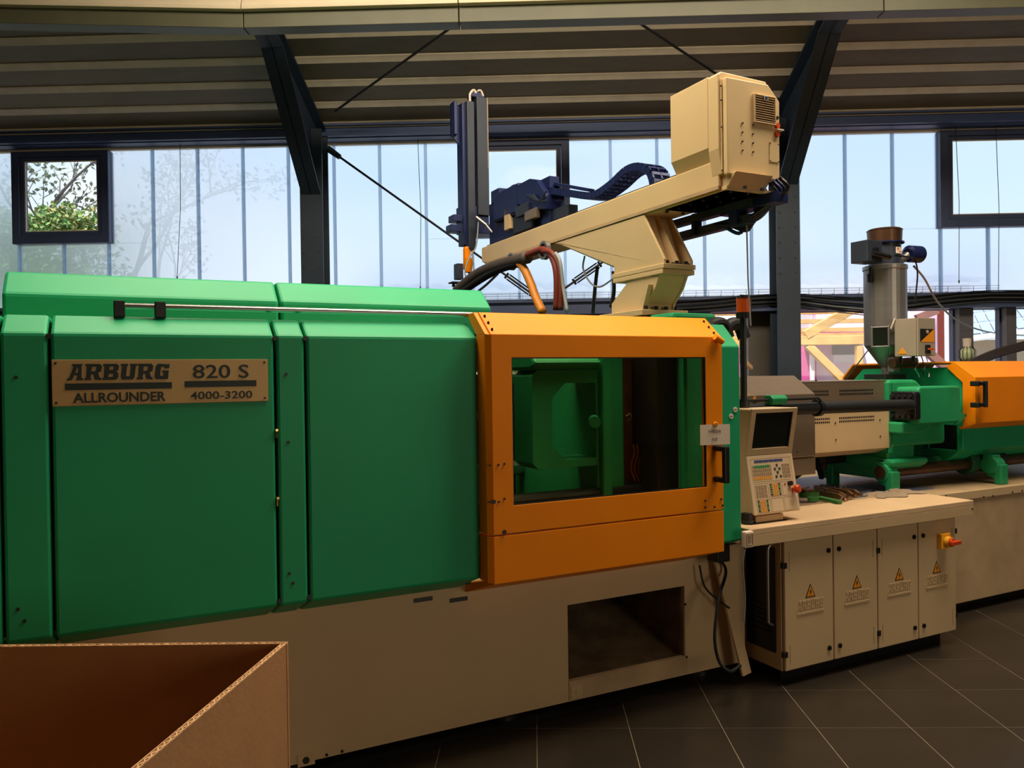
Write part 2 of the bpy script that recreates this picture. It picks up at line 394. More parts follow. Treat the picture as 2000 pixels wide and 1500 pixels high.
# two-tone girder crossing above the machine
YG = 6.15
zg = at(900, 43, 'r', y=YG)[2]
def gird(x0, za, x1, zb):
    ln = Vector((x1-x0, 0, zb-za))
    def sweep(prof):
        n = len(prof); v = [Vector((x0, YG+p[0], za+p[1])) for p in prof]
        return MB().add(v+[p+ln for p in v], [tuple(range(n))[::-1], tuple(range(n, 2*n))]+[(i, (i+1) % n, n+(i+1) % n, n+i) for i in range(n)])
    yield 'web', sweep([(0, 0), (0, .125), (.14, .125), (.14, 0)]), GIRD
    yield 'cover', sweep([(-.05, .125), (-.055, .15), (-.04, .19), (.02, .30), (.14, .30), (.14, .125)]), CREAM
xb = [at(p, 30, 'r', y=YG)[0] for p in (475, 896, 1727)]
xs = [-7.5, xb[0], xb[1], xb[2], 12]
g0 = thing('roof_girder', 'long two-tone girder, cream over olive, crossing under the roof above the machine', 'girder', (0, YG, zg), 'r')
for i in range(4):
    za = zg+(.24 if i == 0 else 0)
    for nm, mb, mm in gird(xs[i]+.004, za, xs[i+1]-.004, zg): part(nm, mb, mm, g0, .004)
part('hanger', MB().box(-2.33, -2.21, YG+.02, YG+.12, zg+.2, zdeck(YG)-.28), COLM, g0)
part('hanger', MB().box(2.56, 2.68, YG+.02, YG+.12, zg+.2, zdeck(YG)-.28), COLM, g0)
# bracing rods
def rodthing(p0, p1, r, label, fr='r', tb=None, ends=True):
    t = thing('bracing_rod', label, 'rod', min((Vector(p0), Vector(p1)), key=lambda q: q.z), fr)
    p0, p1 = Vector(p0), Vector(p1)
    part('rod', MB().cyl(p0, p1, r, None, 8), DKST, t)
    d = (p1-p0).normalized()
    if tb:
        c = p0.lerp(p1, tb); s = d.cross(Vector((0, 1, 0))).normalized()*.028
        m = MB(); m.cyl(c-d*.14+s, c+d*.14+s, .009, None, 6).cyl(c-d*.14-s, c+d*.14-s, .009, None, 6)
        m.cyl(c-d*.16-s*1.2, c-d*.16+s*1.2, .014, None, 6).cyl(c+d*.16-s*1.2, c+d*.16+s*1.2, .014, None, 6)
        part('turnbuckle', m, DKST, t)
    if ends:
        part('end_clevis', MB().cyl(p0, p0+d*.16, .035, .028, 8), COLM, t)
    return t
zc = lambda px, py, y: at(px, py, 'r', y=y)
rodthing(zc(640, 290, 8.2), zc(1042, 576, 8.2), .012, 'thin dark wall brace sloping down from the tall column beside the square window', tb=.93)
rodthing(zc(1496, 292, 8.2), zc(1090, 572, 8.2), .012, 'thin dark wall brace with turnbuckle beside the cream robot pedestal', tb=.86)
def at_deck(px, py, off=.09):
    lo, hi = 2., 12.
    for _ in range(50):
        y = (lo+hi)/2; q = at(px, py, 'r', y=y)
        if q[2] > zdeck(y)-off: hi = y
        else: lo = y
    return at(px, py, 'r', y=lo)
rodthing(at_deck(655, 217), at_deck(900, 40), .012, 'thin dark roof brace rising above the black robot arm', ends=False)
rodthing(at_deck(1410, 152), at_deck(1232, 34), .012, 'thin dark roof brace ending above the cream robot cabinet', ends=False)
# cables and tray along the rail beam
for k in range(9):
    z0 = 2.285+k*.0135; pts = []
    for i in range(15):
        x = .9+i*.32; sag = .03*math.sin(i*.9)+.07*math.exp(-((x-3.4)/.45)**2)*(1-k/9)
        pts.append((x, YW-.262-.02*(k % 3), z0-sag))
    solo('cable', MB().tube(pts, .006+.003*(k % 2), 6), RUBBER if k % 3 else HOSEG, ('pale' if k % 3 == 0 else 'dark')+' cable sagging along the rail beam above the low windows', 'cable', 'r', group=('pale' if k % 3 == 0 else 'dark')+' cables along the rail beam')
tr = MB()
for i in range(48):
    x = -1.4+i*.13
    tr.bar((x, YW-.25, 2.478), (x, YW-.25, 2.424), .003, .003, (0, 1, 0)); tr.bar((x, YW-.25, 2.424), (x, YW-.15, 2.424), .003, .003)
for z in (2.426, 2.452, 2.478): tr.bar((-1.5, YW-.25, z), (4.85, YW-.25, z), .003, .003)
tr.bar((-1.5, YW-.15, 2.425), (4.85, YW-.15, 2.425), .003, .003)
solo('cable_tray', tr, DKST, 'thin wire cable tray running along the dark rail beam', 'cable tray', 'r')
# pull cords hanging at the panels
for px, y0, y1, lab in ((352, 290, 540, 'thin pull cord hanging in front of the frosted panels by the square window'), (816, 285, 560, 'thin pull cord hanging between the tall column and the black robot arm'), (1868, 440, 548, 'thin pull cord hanging under the large window by the hopper'), (1945, 264, 570, 'thin pull cord hanging across the large window')):
    p0 = zc(px, y0, YW-.1); p0[2] = 4.185; p1 = zc(px+(-6 if px < 400 else 5), y1, YW-.1)
    solo('pull_cord', MB().tube([p0, (p0+p1)/2+Vector((.02, 0, 0)), p1], .0035, 5).cyl(p1, p1-Vector((0, 0, .03)), .009, .004, 6), DKST, lab, 'cord', 'r')
# dark sheet cupboard panels beside the right column under the rail

# ================================================================ THE MOULDING MACHINE
VG, VD, VB = 2.95, 2.86, 3.17
mc = thing('moulding_machine', 'large green and beige injection moulding machine with an orange sliding guard door', 'machine', (1.0, 3.9, .0))
# --- beige machine base with the chute opening
OU0, OU1, OZ0, OZ1 = 1.86, 2.55, .155, .525
BU0, BU1, BV1, BZ0, BZ1 = -1.3, 2.95, 4.55, .07, .70
b = MB()
b.ring([(BU0, BZ0), (BU1, BZ0), (BU1, BZ1), (BU0, BZ1)], [(OU0, OZ0), (OU1, OZ0), (OU1, OZ1), (OU0, OZ1)], 'y', VB, VB+.012)
b.box(BU0, BU0+.01, VB+.012, BV1, BZ0, BZ1).box(BU1-.01, BU1, VB+.012, BV1, BZ0, BZ1).box(BU0, BU1, BV1-.01, BV1, BZ0, BZ1)
b.box(BU0, OU0-.12, VB+.012, BV1-.01, BZ1-.01, BZ1)
part('base', b, BEIGE, mc)
b = MB()
b.box(OU0-.02, OU0, VB+.012, VB+.9, OZ0-.03, OZ1+.02).box(OU1, OU1+.02, VB+.012, VB+.9, OZ0-.03, OZ1+.02)
b.box(OU0, OU1, VB+.03, VB+.9, OZ1, OZ1+.02).box(OU0-.02, OU1+.02, VB+.9, VB+.92, OZ0-.03, OZ1+.02)
b.prism([(VB+.012, OZ0-.03), (VB+.9, OZ0-.03), (VB+.9, OZ0+.22), (VB+.06, OZ0+.005), (VB+.012, OZ0+.005)], 'x', OU0, OU1)
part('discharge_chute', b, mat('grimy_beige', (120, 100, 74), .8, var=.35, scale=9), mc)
part('chute_lip', MB().box(OU0-.0, OU1+.01, VB-.006, VB+.001, BZ0+.004, OZ0+.0).box(OU0, OU1, VB-.006, VB+.03, OZ0, OZ0+.008), BEIGEW, mc, .002)
part('access_cover', MB().box(OU0+.01, OU0+.07, VB-.009, VB-.005, .085, .14).wheel((OU0+.045, VB-.01, .11), 'y', .012, .006, 12), BEIGE, mc)
cv = at(595, 1487, y=VB)
part('access_cover', MB().box(cv[0]-.028, cv[0]+.04, VB-.004, VB+.001, cv[2]-.018, cv[2]+.03), BEIGE, mc)
part('cover_bolt', MB().wheel((cv[0]+.005, VB-.006, cv[2]+.006), 'y', .013, .01, 14), DKST, mc)
for px, py in ((638, 1474), (668, 1467), (1823/2.857+700, 205+975), (1830/2.857+700, 308+975), (1141, 1192), (1140, 1203)):
    q = at(px, py, y=VB); part('screw', MB().wheel((q[0], VB-.002, q[2]), 'y', .006, .006, 10), DKST, mc)
part('plinth', MB().box(BU0+.1, BU1-.1, VB+.12, BV1-.1, .02, BZ0), BLACK, mc)
for x in (-.9, .6, 1.6, 2.75):
    for y in (VB+.16, BV1-.2): part('levelling_foot', MB().wheel((x, y, .01), 'z', .07, .02, 16).wheel((x, y, .045), 'z', .02, .05, 10), DKST, mc)
for px in (808, 878):
    q = at(px, 1172, y=VB)
    part('slot', MB().obox((q[0], VB-.003, q[2]-.012), (.085, 0, 0), (0, .01, 0), (0, 0, .018)), BLACK, mc)
# --- green side panels with chamfered tops and undersides
ZC = 1.765; ZT = 1.83; ZBOT = .772; ZU = .69
def gpanel(u0, u1, name='side_panel', vg=VG, dz=0):
    pts = [(vg, ZBOT), (vg, ZC+dz), (vg+.10, ZT+dz), (vg+.30, ZT+dz), (vg+.30, ZT-.03+dz), (vg+.12, ZT-.03+dz), (vg+.03, ZC-.02+dz), (vg+.03, ZBOT+.01), (VB+.02, ZU+.02), (VB+.02, ZU), (VB-.02, ZU)]
    return part(name, MB().prism(pts, 'x', u0, u1), GREEN, mc, .012)
us = [-1.3, -.349, -.341, -.211, -.202, .503, .512, .613, .621, 1.318]
for a, b_ in zip(us[::2], us[1::2]): gpanel(a, b_)
part('panel_backing', MB().box(-1.3, 1.32, VG+.05, VG+.07, .78, 1.75), BLACK, mc)
for u_, z_ in ((-.207, 1.755), (.508, 1.755), (.617, 1.755), (.508, .79), (.617, .79)):
    part('panel_screw', MB().wheel((u_, VG+.004, z_), 'y', .009, .012, 12), DKST, mc)
for py in (840, 973):
    q = at(535, py, y=VG); part('latch_pin', MB().wheel((.5075, VG-.0, q[2]), 'y', .005, .02, 10).cyl((.5075, VG, q[2]-.006), (.5075, VG, q[2]-.03), .004, None, 8), mat('brass', (240, 200, 140), .2, 1.) if py == 840 else MATS['brass'], mc)
for px, py in ((31, 737), (35, 1190), (48, 1213), (559, 731), (563, 864), (565, 1120), (572, 1139)):
    q = at(px, py, y=VG); part('rubber_plug', MB().wheel((q[0], VG-.001, q[2]), 'y', .006, .004, 10), DKST, mc)
# --- rear hood
for a, b_ in ((-.39, .612), (.62, 1.62)):
    pts = [(3.45, 1.80), (3.45, 1.94), (3.56, 2.035), (4.3, 2.035), (4.4, 1.94), (4.4, 1.80)]
    part('upper_hood', MB().prism(pts, 'x', a, b_), GREEN, mc, .012)
part('hood_deck', MB().box(-1.3, 1.33, 3.2, 3.47, 1.78, 1.80), GREEN, mc)
part('rear_guard', MB().box(-1.3, 2.7, 4.50, 4.53, .7, 1.80), GREEN, mc)
# --- name plate
q0 = at(100, 702, y=VG); q1 = at(523, 702, y=VG); q2 = at(102, 795, y=VG); q3 = at(523, 783, y=VG)
pu0, pu1 = (q0[0]+q2[0])/2, (q1[0]+q3[0])/2; pz1 = (q0[2]+q1[2])/2; pz0 = (q2[2]+q3[2])/2
pl = part('name_plate', MB().box(pu0, pu1, VG-.006, VG+.001, pz0, pz1), PLATE, mc, .002)
VP = VG-.0075
def pp(px, py): q = at(px, py, y=VP); return q[0], q[2]
def dig(txt, pxa, pxb, pyb, size, bold=0, shear=0):
    a = pp(pxa, pyb); b = pp(pxb, pyb)
    z = (a[1]+b[1])/2
    return text_mb(txt, ((a[0]+b[0])/2, VP, z), (1, 0, 0), (0, 0, 1), size, .002, bold, shear, width=b[0]-a[0])
# the heavy slab-brush company lettering, each letter a hand-cut polygon on a 10 x 10 field
LT = {
 'A': ([(0, 0), (3.2, 0), (3.6, 1.2), (4.2, 3.0), (6.2, 3.0), (6.0, 1.0), (5.4, 0), (10.2, 0), (9.6, 1.2), (8.8, 1.6), (8.2, 8.6), (9.0, 10), (2.6, 10), (2.2, 8.8), (3.4, 8.4), (2.6, 5), (1.4, 1.4), (.4, 1.2)], [(4.7, 4.6), (6.3, 4.6), (6.4, 7.6), (5.6, 7.6)]),
 'R': ([(0, 0), (4, 0), (3.8, 1.3), (3.4, 1.4), (3.7, 3.6), (5.0, 3.6), (6.2, .2), (10.2, -.2), (10, 1.2), (9.0, 1.6), (7.8, 4.4), (9.6, 5.4), (9.8, 8.6), (8.4, 10), (-.4, 10), (-.2, 8.7), (.6, 8.5), (.8, 1.5), (0, 1.3)], [(3.6, 5.5), (6.2, 5.5), (6.6, 8.2), (3.7, 8.2)]),
 'B': ([(0, 0), (8.4, 0), (9.6, 1.2), (9.6, 4.2), (8.2, 5.2), (.7, 5.2), (.8, 1.5), (0, 1.3)], [(3.6, 1.8), (6.4, 1.8), (6.5, 3.8), (3.7, 3.8)],
       [(.7, 5.2), (8.2, 5.2), (9.4, 6.2), (9.5, 8.8), (8.2, 10), (-.4, 10), (-.2, 8.7), (.6, 8.5)], [(3.7, 6.3), (6.2, 6.3), (6.4, 8.3), (3.8, 8.3)]),
 'U': ([(1.6, 0), (8.2, 0), (9.2, 1.4), (9.4, 8.6), (10.2, 8.8), (10, 10), (5.6, 10), (5.8, 8.7), (6.3, 8.5), (6.2, 2.2), (3.8, 2.2), (3.9, 8.6), (4.6, 8.8), (4.4, 10), (-.2, 10), (0, 8.7), (.8, 8.5), (.6, 1.4)], None),
 'G': ([(1.6, 0), (9.0, 0), (9.4, .8), (9.4, 5.6), (5.2, 5.6), (5.2, 4.2), (6.2, 4.0), (6.1, 2.2), (4.0, 2.2), (4.1, 7.9), (6.4, 7.9), (6.6, 6.9), (9.5, 6.9), (9.6, 10), (8.8, 9.6), (2.0, 10), (.8, 8.6), (.6, 1.4)], None)}
def logo(o, ex, ey, W, H, m, par, name='lettering', depth=.002, gap=.07):
    o, ex, ey = Vector(o), Vector(ex), Vector(ey); n = ex.cross(ey)
    cw = W/6
    for k, ch in enumerate('ARBURG'):
        mb = MB(); pcs = LT[ch]
        def Pt(p, d): return o+ex*(k*cw+(p[0]/10)*cw*(1-gap)+p[1]/10*H*.10)+ey*(p[1]/10*H)+n*d
        for outl, hole in zip(pcs[::2], pcs[1::2]):
            d = depth
            if hole:
                # bridge the hole to the outline so that the face stays one polygon
                hi = min(range(len(outl)), key=lambda i: (outl[i][0]-hole[0][0])**2+(outl[i][1]-hole[0][1])**2)
                loop = outl[:hi+1]+[hole[0]]+hole[:0:-1]+[hole[0], outl[hi]]+outl[hi+1:]
            else: loop = outl
            c = len(loop)
            mb.add([Pt(p, 0) for p in loop]+[Pt(p, d) for p in loop], [tuple(range(c))[::-1], tuple(range(c, 2*c))]+[(i, (i+1) % c, c+(i+1) % c, c+i) for i in range(c)])
        part(name, mb, m, par)
a = pp(130, 743); b2 = pp(336, 741); t2 = pp(130, 711)
logo((a[0], VP+.001, a[1]), (1, 0, 0), (0, 0, 1), b2[0]-a[0]-.006, t2[1]-a[1], INK, pl)
for t, x0, x1, y, s, bo in (('ALLROUNDER', 143, 324, 784.5, .045, .0010), ('820 S', 377, 486, 738, .067, .0006), ('4000-3200', 372, 493, 778.5, .038, .0004)):
    part('lettering', dig(t, x0, x1, y, s, bo), INK, pl)
for x0, x1, y0, y1 in ((127, 336, 750, 762), (361, 501, 745.5, 757)):
    a = pp(x0, y1); b2 = pp(x1, y1-3); c = pp(x0, y0)
    part('bar_mark', MB().box(a[0], b2[0], VP, VP+.0015, (a[1]+b2[1])/2, (a[1]+b2[1])/2+.022), INK, pl)
for x in (pu0+.012, pu1-.012):
    for z in (pz0+.012, pz1-.012): part('rivet', MB().wheel((x, VG-.007, z), 'y', .004, .004, 10), DKST, pl)
# --- guide rail for the sliding door
gr = part('guide_rail', MB().cyl((-.0, 3.05, 1.868), (1.36, 3.05, 1.868), .0105, None, 14), STEEL, mc, smooth=False)
for u_ in (.0, .13): part('rail_bracket', MB().box(u_-.018, u_+.018, 3.03, 3.09, 1.828, 1.885), BLACK, gr, .003)
# --- orange sliding door
DU0, DU1 = 1.318, 2.54
dr = part('sliding_door', MB()
    .ring([(DU0+.02, .962), (DU1, .962), (DU1, 1.775), (DU0+.02, 1.775)], [(1.43, 1.075), (2.44, 1.075), (2.44, 1.68), (1.43, 1.68)], 'y', VD, VD+.03)
    .prism([(VD, 1.775), (VD+.115, 1.872), (VD+.2, 1.872), (VD+.2, 1.86), (VD+.12, 1.86), (VD+.03, 1.775)], 'x', DU0+.02, DU1)
    .box(DU0, DU0+.02, VD+.018, VD+.10, .962, 1.775)
    .prism([(DU0, VD+.02), (DU0+.02, VD), (DU0+.022, VD+.02)], 'z', .962, 1.775)
    .prism([(VD+.012, 1.775), (VD+.127, 1.872), (VD+.2, 1.872), (VD+.10, 1.775)], 'x', DU0, DU0+.02), ORANGE, mc, .002)
lp = [(VD, .762), (VD, .955), (VD+.03, .955), (VD+.03, .775), (VB-.01, .70), (VB-.01, .66)]
part('door_apron', MB().prism(lp, 'x', DU0+.02, DU1).box(DU0, DU0+.02, VD+.018, VD+.10, .765, .955).prism([(DU0, VD+.02), (DU0+.02, VD), (DU0+.022, VD+.02)], 'z', .765, .955), ORANGE, mc, .002)
part('door_window', MB().box(1.42, 2.45, VD+.012, VD+.018, 1.065, 1.69), DOORG, dr)
part('window_gasket', MB().ring([(1.428, 1.073), (2.442, 1.073), (2.442, 1.682), (1.428, 1.682)], [(1.434, 1.079), (2.436, 1.079), (2.436, 1.676), (1.434, 1.676)], 'y', VD+.002, VD+.012), BLACK, dr)
h0, h1 = at(1421, 872, y=VD-.08), at(1422, 944, y=VD-.08)
hu = h0[0]-.02
part('handle', MB().box(hu, hu+.03, VD-.085, VD-.06, h1[2], h0[2]).box(hu, hu+.03, VD-.062, VD+.002, h0[2]-.025, h0[2]).box(hu, hu+.03, VD-.062, VD+.002, h1[2], h1[2]+.025), BLACK, dr, .006)
q = at(1398, 662, y=VD); part('lock_cylinder', MB().cyl((q[0]-.02, VD-.018, q[2]+.008), (q[0]+.025, VD-.018, q[2]-.014), .014, None, 14).box(q[0]-.01, q[0]+.01, VD-.015, VD, q[2]-.012, q[2]+.008), ORANGE, dr)
for px, py in ((957, 909), (973, 908), (985, 906), (958, 981), (974, 980), (985, 974), (1377, 978), (1377, 991), (1395, 990), (1411, 987), (1408, 975), (985, 1039), (986, 650), (938, 620), (943, 625), (1387, 631), (1394, 635)):
    q = at(px, py, y=VD)
    if py > 650: part('screw', MB().wheel((q[0], VD-.002, q[2]), 'y', .0045 if px != 985 or py < 1000 else .009, .006, 10), DKST, dr)
q = at(964, 980, y=VD); part('round_plug', MB().wheel((q[0], VD-.002, q[2]), 'y', .009, .005, 14), DKST, dr)
for u_ in (DU0+.035, DU1-.03):
    for k in range(3): part('screw', MB().wheel((u_, VD+.02+.035*k, 1.795+.0295*k), 'z', .005, .012, 8), DKST, dr)
# --- green strip beyond the door (cover of the fixed platen)
part('end_cover', MB().prism([(VG, .78), (VG, 1.735), (VG+.11, 1.85), (VG+.4, 1.85), (VG+.4, 1.8), (VG+.03, 1.7), (VG+.03, .79), (VB+.05, .71), (VB, .69)], 'x', 2.55, 2.732), GREEN, mc, .006)
for px, py, k in ((1436, 800, 0), (1428, 813, 1)):
    q = at(px, py, y=VG-.001); part('round_sticker', MB().wheel((q[0], VG-.002, q[2]), 'y', .013, .003, 20), PAPER, mc)
    part('sticker_print', MB().box(q[0]-.007, q[0]+.007, VG-.0045, VG-.0035, q[2]-.003, q[2]+.003), TEXTI, mc)
for px in (1393, 1425):
    q = at(px, 640, y=3.35); part('rubber_cap', MB().tube(curve([(q[0]-.09, 3.3, 1.80), (q[0]-.05, 3.3, 1.865), (q[0]+.02, 3.3, 1.87), (q[0]+.06, 3.3, 1.80)], 5), .036, 12), RUBBER, mc)
# --- platens and toggle seen through the window
part('fixed_platen', MB().box(2.60, 2.90, 3.30, 4.40, .72, 1.93), GREEN2, mc, .02)
CI = lambda px, v=3.40: U(px, 830, v)
part('moving_platen', MB().box(CI(1166), CI(1219), 3.40, 4.35, .74, 1.86), GREEN2, mc, .012)
part('platen_rib', MB().box(CI(1178, 3.36), CI(1196, 3.36), 3.36, 3.40, .74, 1.80), GREEN2, mc, .01)
def oc(u0, u1, z0, z1, c, cr_=None):
    c2 = c if cr_ is None else cr_
    return [(u0+c, z0), (u1-c2, z0), (u1, z0+c2), (u1, z1-c2), (u1-c2, z1), (u0+c, z1), (u0, z1-c), (u0, z0+c)]
def rz(py, px=1120, v=3.40): return at(px, py, y=v)[2]
part('toggle_casting', MB().ring(oc(CI(1040), CI(1168), rz(912), rz(722), .03, .001), oc(CI(1079), CI(1164), rz(897), rz(748), .075, .004), 'y', 3.40, 3.60), GREEN2, mc, .012)
part('toggle_shoulder', MB().prism([(3.41, rz(722)), (3.36, rz(718)), (3.34, rz(708)), (3.40, rz(690)), (3.62, rz(680)), (3.62, rz(722))], 'x', CI(1036), CI(1166)), GREEN2, mc, .02)
part('toggle_link', MB().prism([(1.32, 1.0), (CI(1045), .86), (CI(1045), .98), (1.40, 1.45), (1.32, 1.5)], 'y', 3.75, 3.9), GREEN2, mc, .02)
part('link_pin', MB().cyl((CI(1158, 3.36), 3.34, rz(825)), (CI(1168, 3.36), 3.40, rz(823)), .03, None, 14), GREEN2, mc)
part('rear_column', MB().cyl((CI(1128, 3.8), 3.85, .8), (CI(1128, 3.8), 3.85, 1.7), .05, None, 16), GREEN2, mc, smooth=True)
for z in (1.05, 1.60): part('tie_bar', MB().cyl((1.3, 4.25, z), (2.6, 4.25, z), .045, None, 16), STEEL, mc)
for z in (.98,): part('tie_bar', MB().cyl((1.3, 3.42, z), (2.6, 3.42, z), .0475, None, 16), mat('oily_steel', (60, 56, 50), .3, .8), mc)
part('mould_block', MB().box(CI(1222)+.01, CI(1250), 3.46, 4.2, .85, 1.7), RUST, mc, .01)
part('mould_block', MB().box(CI(1252), CI(1262), 3.5, 4.1, .9, 1.6), DKST, mc, .01)
part('mould_block', MB().box(2.46, 2.60, 3.26, 4.38, .76, 1.84), mat('dark_mould_steel', (48, 38, 30), .5, .5, var=.2), mc, .01)
part('platen_edge', MB().box(CI(1336, 3.2), CI(1344, 3.2), 3.20, 3.24, .80, 1.78), GREEN2, mc, .004)
part('inner_panel', MB().box(CI(1344, 3.2), 2.60, 3.22, 3.25, .80, 1.78), DKST, mc)
for k, px in enumerate((1236, 1243, 1250, 1262)):
    part('water_hose', MB().tube(curve([at(px, 868, y=3.42), at(px+3, 885, y=3.41), at(px-4, 915, y=3.42), at(px+4, 940, y=3.42), at(px-6, 955, y=3.45)], 6), .006, 6), mat('amber_hose', (110, 52, 20), .35) if k == 0 else (MATS['amber_hose'] if k % 2 else RUST), mc)
part('clamp_lever', MB().tube(curve([at(1222, 812, y=3.42), at(1230, 808, y=3.40), at(1234, 815, y=3.40), at(1226, 822, y=3.42)], 4), .005, 6), STEEL, mc)
part('hydraulic_hose', MB().tube(curve([(1.36, 3.25, 1.68), (1.50, 3.28, 1.55), (1.48, 3.28, 1.44), (1.40, 3.25, 1.38)], 6), .012, 8), RUBBER, mc)
part('hydraulic_hose', MB().tube(curve([(1.40, 3.25, 1.70), (1.55, 3.28, 1.60), (1.50, 3.30, 1.46), (1.36, 3.25, 1.36)], 6), .010, 8), RUBBER, mc)
part('inner_wall', MB().box(1.30, 1.32, 3.06, 4.5, .72, 1.78).box(1.32, 2.5, 4.44, 4.46, .72, 1.8), DKST, mc)
part('drip_floor', MB().prism([(3.2, .80), (4.4, .66), (4.4, .64), (3.2, .77)], 'x', 1.32, 2.55), RUST, mc)

# ================================================================ RIGHT PART: injection side base
RV, RZ = 3.28, .805
part('injection_base', MB().box(2.96, 7.2, RV, 4.6, .07, RZ), BEIGEW, mc, .006)
part('base_rim', MB().box(2.96, 7.2, RV-.012, RV, RZ-.055, RZ), BEIGE, mc, .003)
part('injection_plinth', MB().box(3.1, 7.1, RV+.1, 4.5, .0, .07), BLACK, mc)
for px, py in ((1847, 965), (1921, 967), (1939, 965), (1977, 958), (1996, 955)):
    q = at(px, py, y=RV-.012); part('screw', MB().wheel((q[0], RV-.013, q[2]-.012), 'y', .006, .006, 10), DKST, mc)

# ================================================================ WORKTOP AND ELECTRICAL CABINET
wt = thing('worktop', 'long beige worktop with a thick front edge, carrying straps and steel clamps', 'worktop', (3.6, 3.1, .75))
TV, TZ0, TZ1, TU0, TU1 = 2.90, .752, .838, 2.742, 4.475
part('top', MB().box(TU0, TU1, TV, RV-.015, TZ1-.03, TZ1), WTOP, wt, .003)
part('front_edge', MB().box(TU0, TU1, TV, TV+.012, TZ0, TZ1-.03), BEIGE, wt, .002)
part('side_edge', MB().box(TU1-.012, TU1, TV+.012, RV-.015, TZ0, TZ1-.03).box(TU0, TU0+.012, TV+.012, RV-.015, TZ0, TZ1-.03), BEIGE, wt, .002)
part('screw', MB().cyl((TU1-.014, TV-.002, TZ1-.05), (TU1-.014, TV+.004, TZ1-.05), .006, None, 8), DKST, wt)
cb = thing('electrical_cabinet', 'beige electrical cabinet with four narrow doors under the worktop', 'cabinet', (3.68, 3.1, .06))
CV = 2.938
part('carcass', MB().box(3.0, 4.362, CV+.022, RV-.02, .075, .748), BEIGE, cb, .003)
part('plinth', MB().box(3.05, 4.33, CV+.08, RV-.04, .0, .075), BLACK, cb)
dus = [(3.005, 3.350), (3.358, 3.690), (3.698, 4.028), (4.036, 4.362)]
dxs = [(1536, 1627), (1630, 1713), (1716, 1794), (1796, 1867)]
def cabpt(px, py): return at(px, py, y=CV)
for i, (a, b_) in enumerate(dus):
    d = part('door', MB().box(a, b_, CV, CV+.02, .08, .742), BEIGE, cb, .005)
    hl = i in (0, 2)         # hinge on the low-u side
    hx = a if hl else b_; kx = b_-.035 if hl else a+.035
    for z in (.15, .665): part('lock', MB().wheel((kx, CV-.003, z-.0), 'y', .013, .008, 14).box(kx-.002, kx+.002, CV-.009, CV-.006, z-.008, z+.008), BLACK, d)
    if i in (0, 2):
        for z in (.165, .62): part('hinge', MB().box(hx-.014 if i == 2 else hx-.018, hx+.012, CV-.006, CV+.012, z-.014, z+.016), BLACK, d, .002)
    if i == 3:
        for z in (.165, .66): part('hinge', MB().box(hx-.004, hx+.01, CV-.004, CV+.012, z-.014, z+.016), BLACK, d, .002)
    vx = hx+.032*(1 if hl else -1)
    for z in (.115, .59): part('hinge_bead', MB().box(vx-.0015, vx+.0015, CV-.0022, CV+.001, z, z+.095), BEIGEW, d)
    # warning triangle and embossed lettering
    cx = (a+b_)/2+(.005 if i < 3 else -.01); zt = .437
    tri = [(cx-.036, zt), (cx+.036, zt), (cx, zt+.07)]
    part('warning_border', MB().prism(tri, 'y', CV-.0015, CV+.001), INK, d)
    part('warning_sign', MB().prism([(cx-.028, zt+.005), (cx+.028, zt+.005), (cx, zt+.06)], 'y', CV-.0025, CV-.001), WARN, d)
    part('bolt_symbol', MB().prism([(cx+.004, zt+.046), (cx-.008, zt+.027), (cx-.001, zt+.027), (cx-.004, zt+.009), (cx+.008, zt+.031), (cx+.001, zt+.031)], 'y', CV-.0034, CV-.0024), INK, d)
    logo((cx-.094, CV+.0005, zt-.058), (1, 0, 0), (0, 0, 1), .188, .047, BEIGE, d, 'embossed_letter', .0045)
    part('embossed_bar', MB().box(cx-.096, cx+.096, CV-.004, CV+.001, zt-.082, zt-.071), BEIGE, d, .001)
d = [o for o in bpy.data.objects if o.name.startswith('door') and o.parent == cb][-1]
q = at(1838, 1056, y=CV); su, sz = q[0]+.008, q[2]
part('main_switch', MB().box(su-.045, su+.035, CV-.03, CV+.001, sz-.04, sz+.045).cyl((su, CV-.03, sz), (su, CV-.055, sz), .032, .03, 20), YEL, d, .003)
part('switch_knob', MB().cyl((su, CV-.055, sz), (su, CV-.068, sz), .024, None, 18).box(su-.03, su+.045, CV-.09, CV-.066, sz-.01, sz+.01), RED, d, .002, label='red rotary knob')
# side grille and pipe handle on the cabinet's open side
sd_ = part('side_shade_sheet', MB().box(2.992, 3.0, CV+.06, RV-.08, .16, .70), BLACK, cb)  # flat black sheet standing in for the shadow on the cabinet's side
for k in range(6): part('vent_slat', MB().box(2.984, 2.992, CV+.10, CV+.20, .25+k*.026, .262+k*.026), DKST, cb)
part('pipe_handle', MB().tube(curve([(2.998, CV+.07, .72), (2.97, CV+.07, .71), (2.96, CV+.07, .66), (2.96, CV+.07, .36), (2.965, CV+.07, .315), (2.998, CV+.07, .30)], 6), .0075, 8), STAIN, cb)
# socket at the worktop's end
q = at(1456, 1052, y=TV-.002)
sk = solo('wall_socket', MB().box(q[0]-.028, q[0]+.028, TV-.03, TV-.001, q[2]-.04, q[2]+.04), PAPER, 'small beige socket box on the end of the worktop edge, below the control terminal', 'socket', bevel=.006)
part('socket_face', MB().ring([(q[0]-.02, q[2]-.03), (q[0]+.02, q[2]-.03), (q[0]+.02, q[2]+.03), (q[0]-.02, q[2]+.03)], [(q[0]-.015, q[2]-.025), (q[0]+.015, q[2]-.025), (q[0]+.015, q[2]+.025), (q[0]-.015, q[2]+.025)], 'y', TV-.034, TV-.03).box(q[0]-.006, q[0]+.006, TV-.034, TV-.03, q[2]-.018, q[2]+.018), KBEIGE, sk)

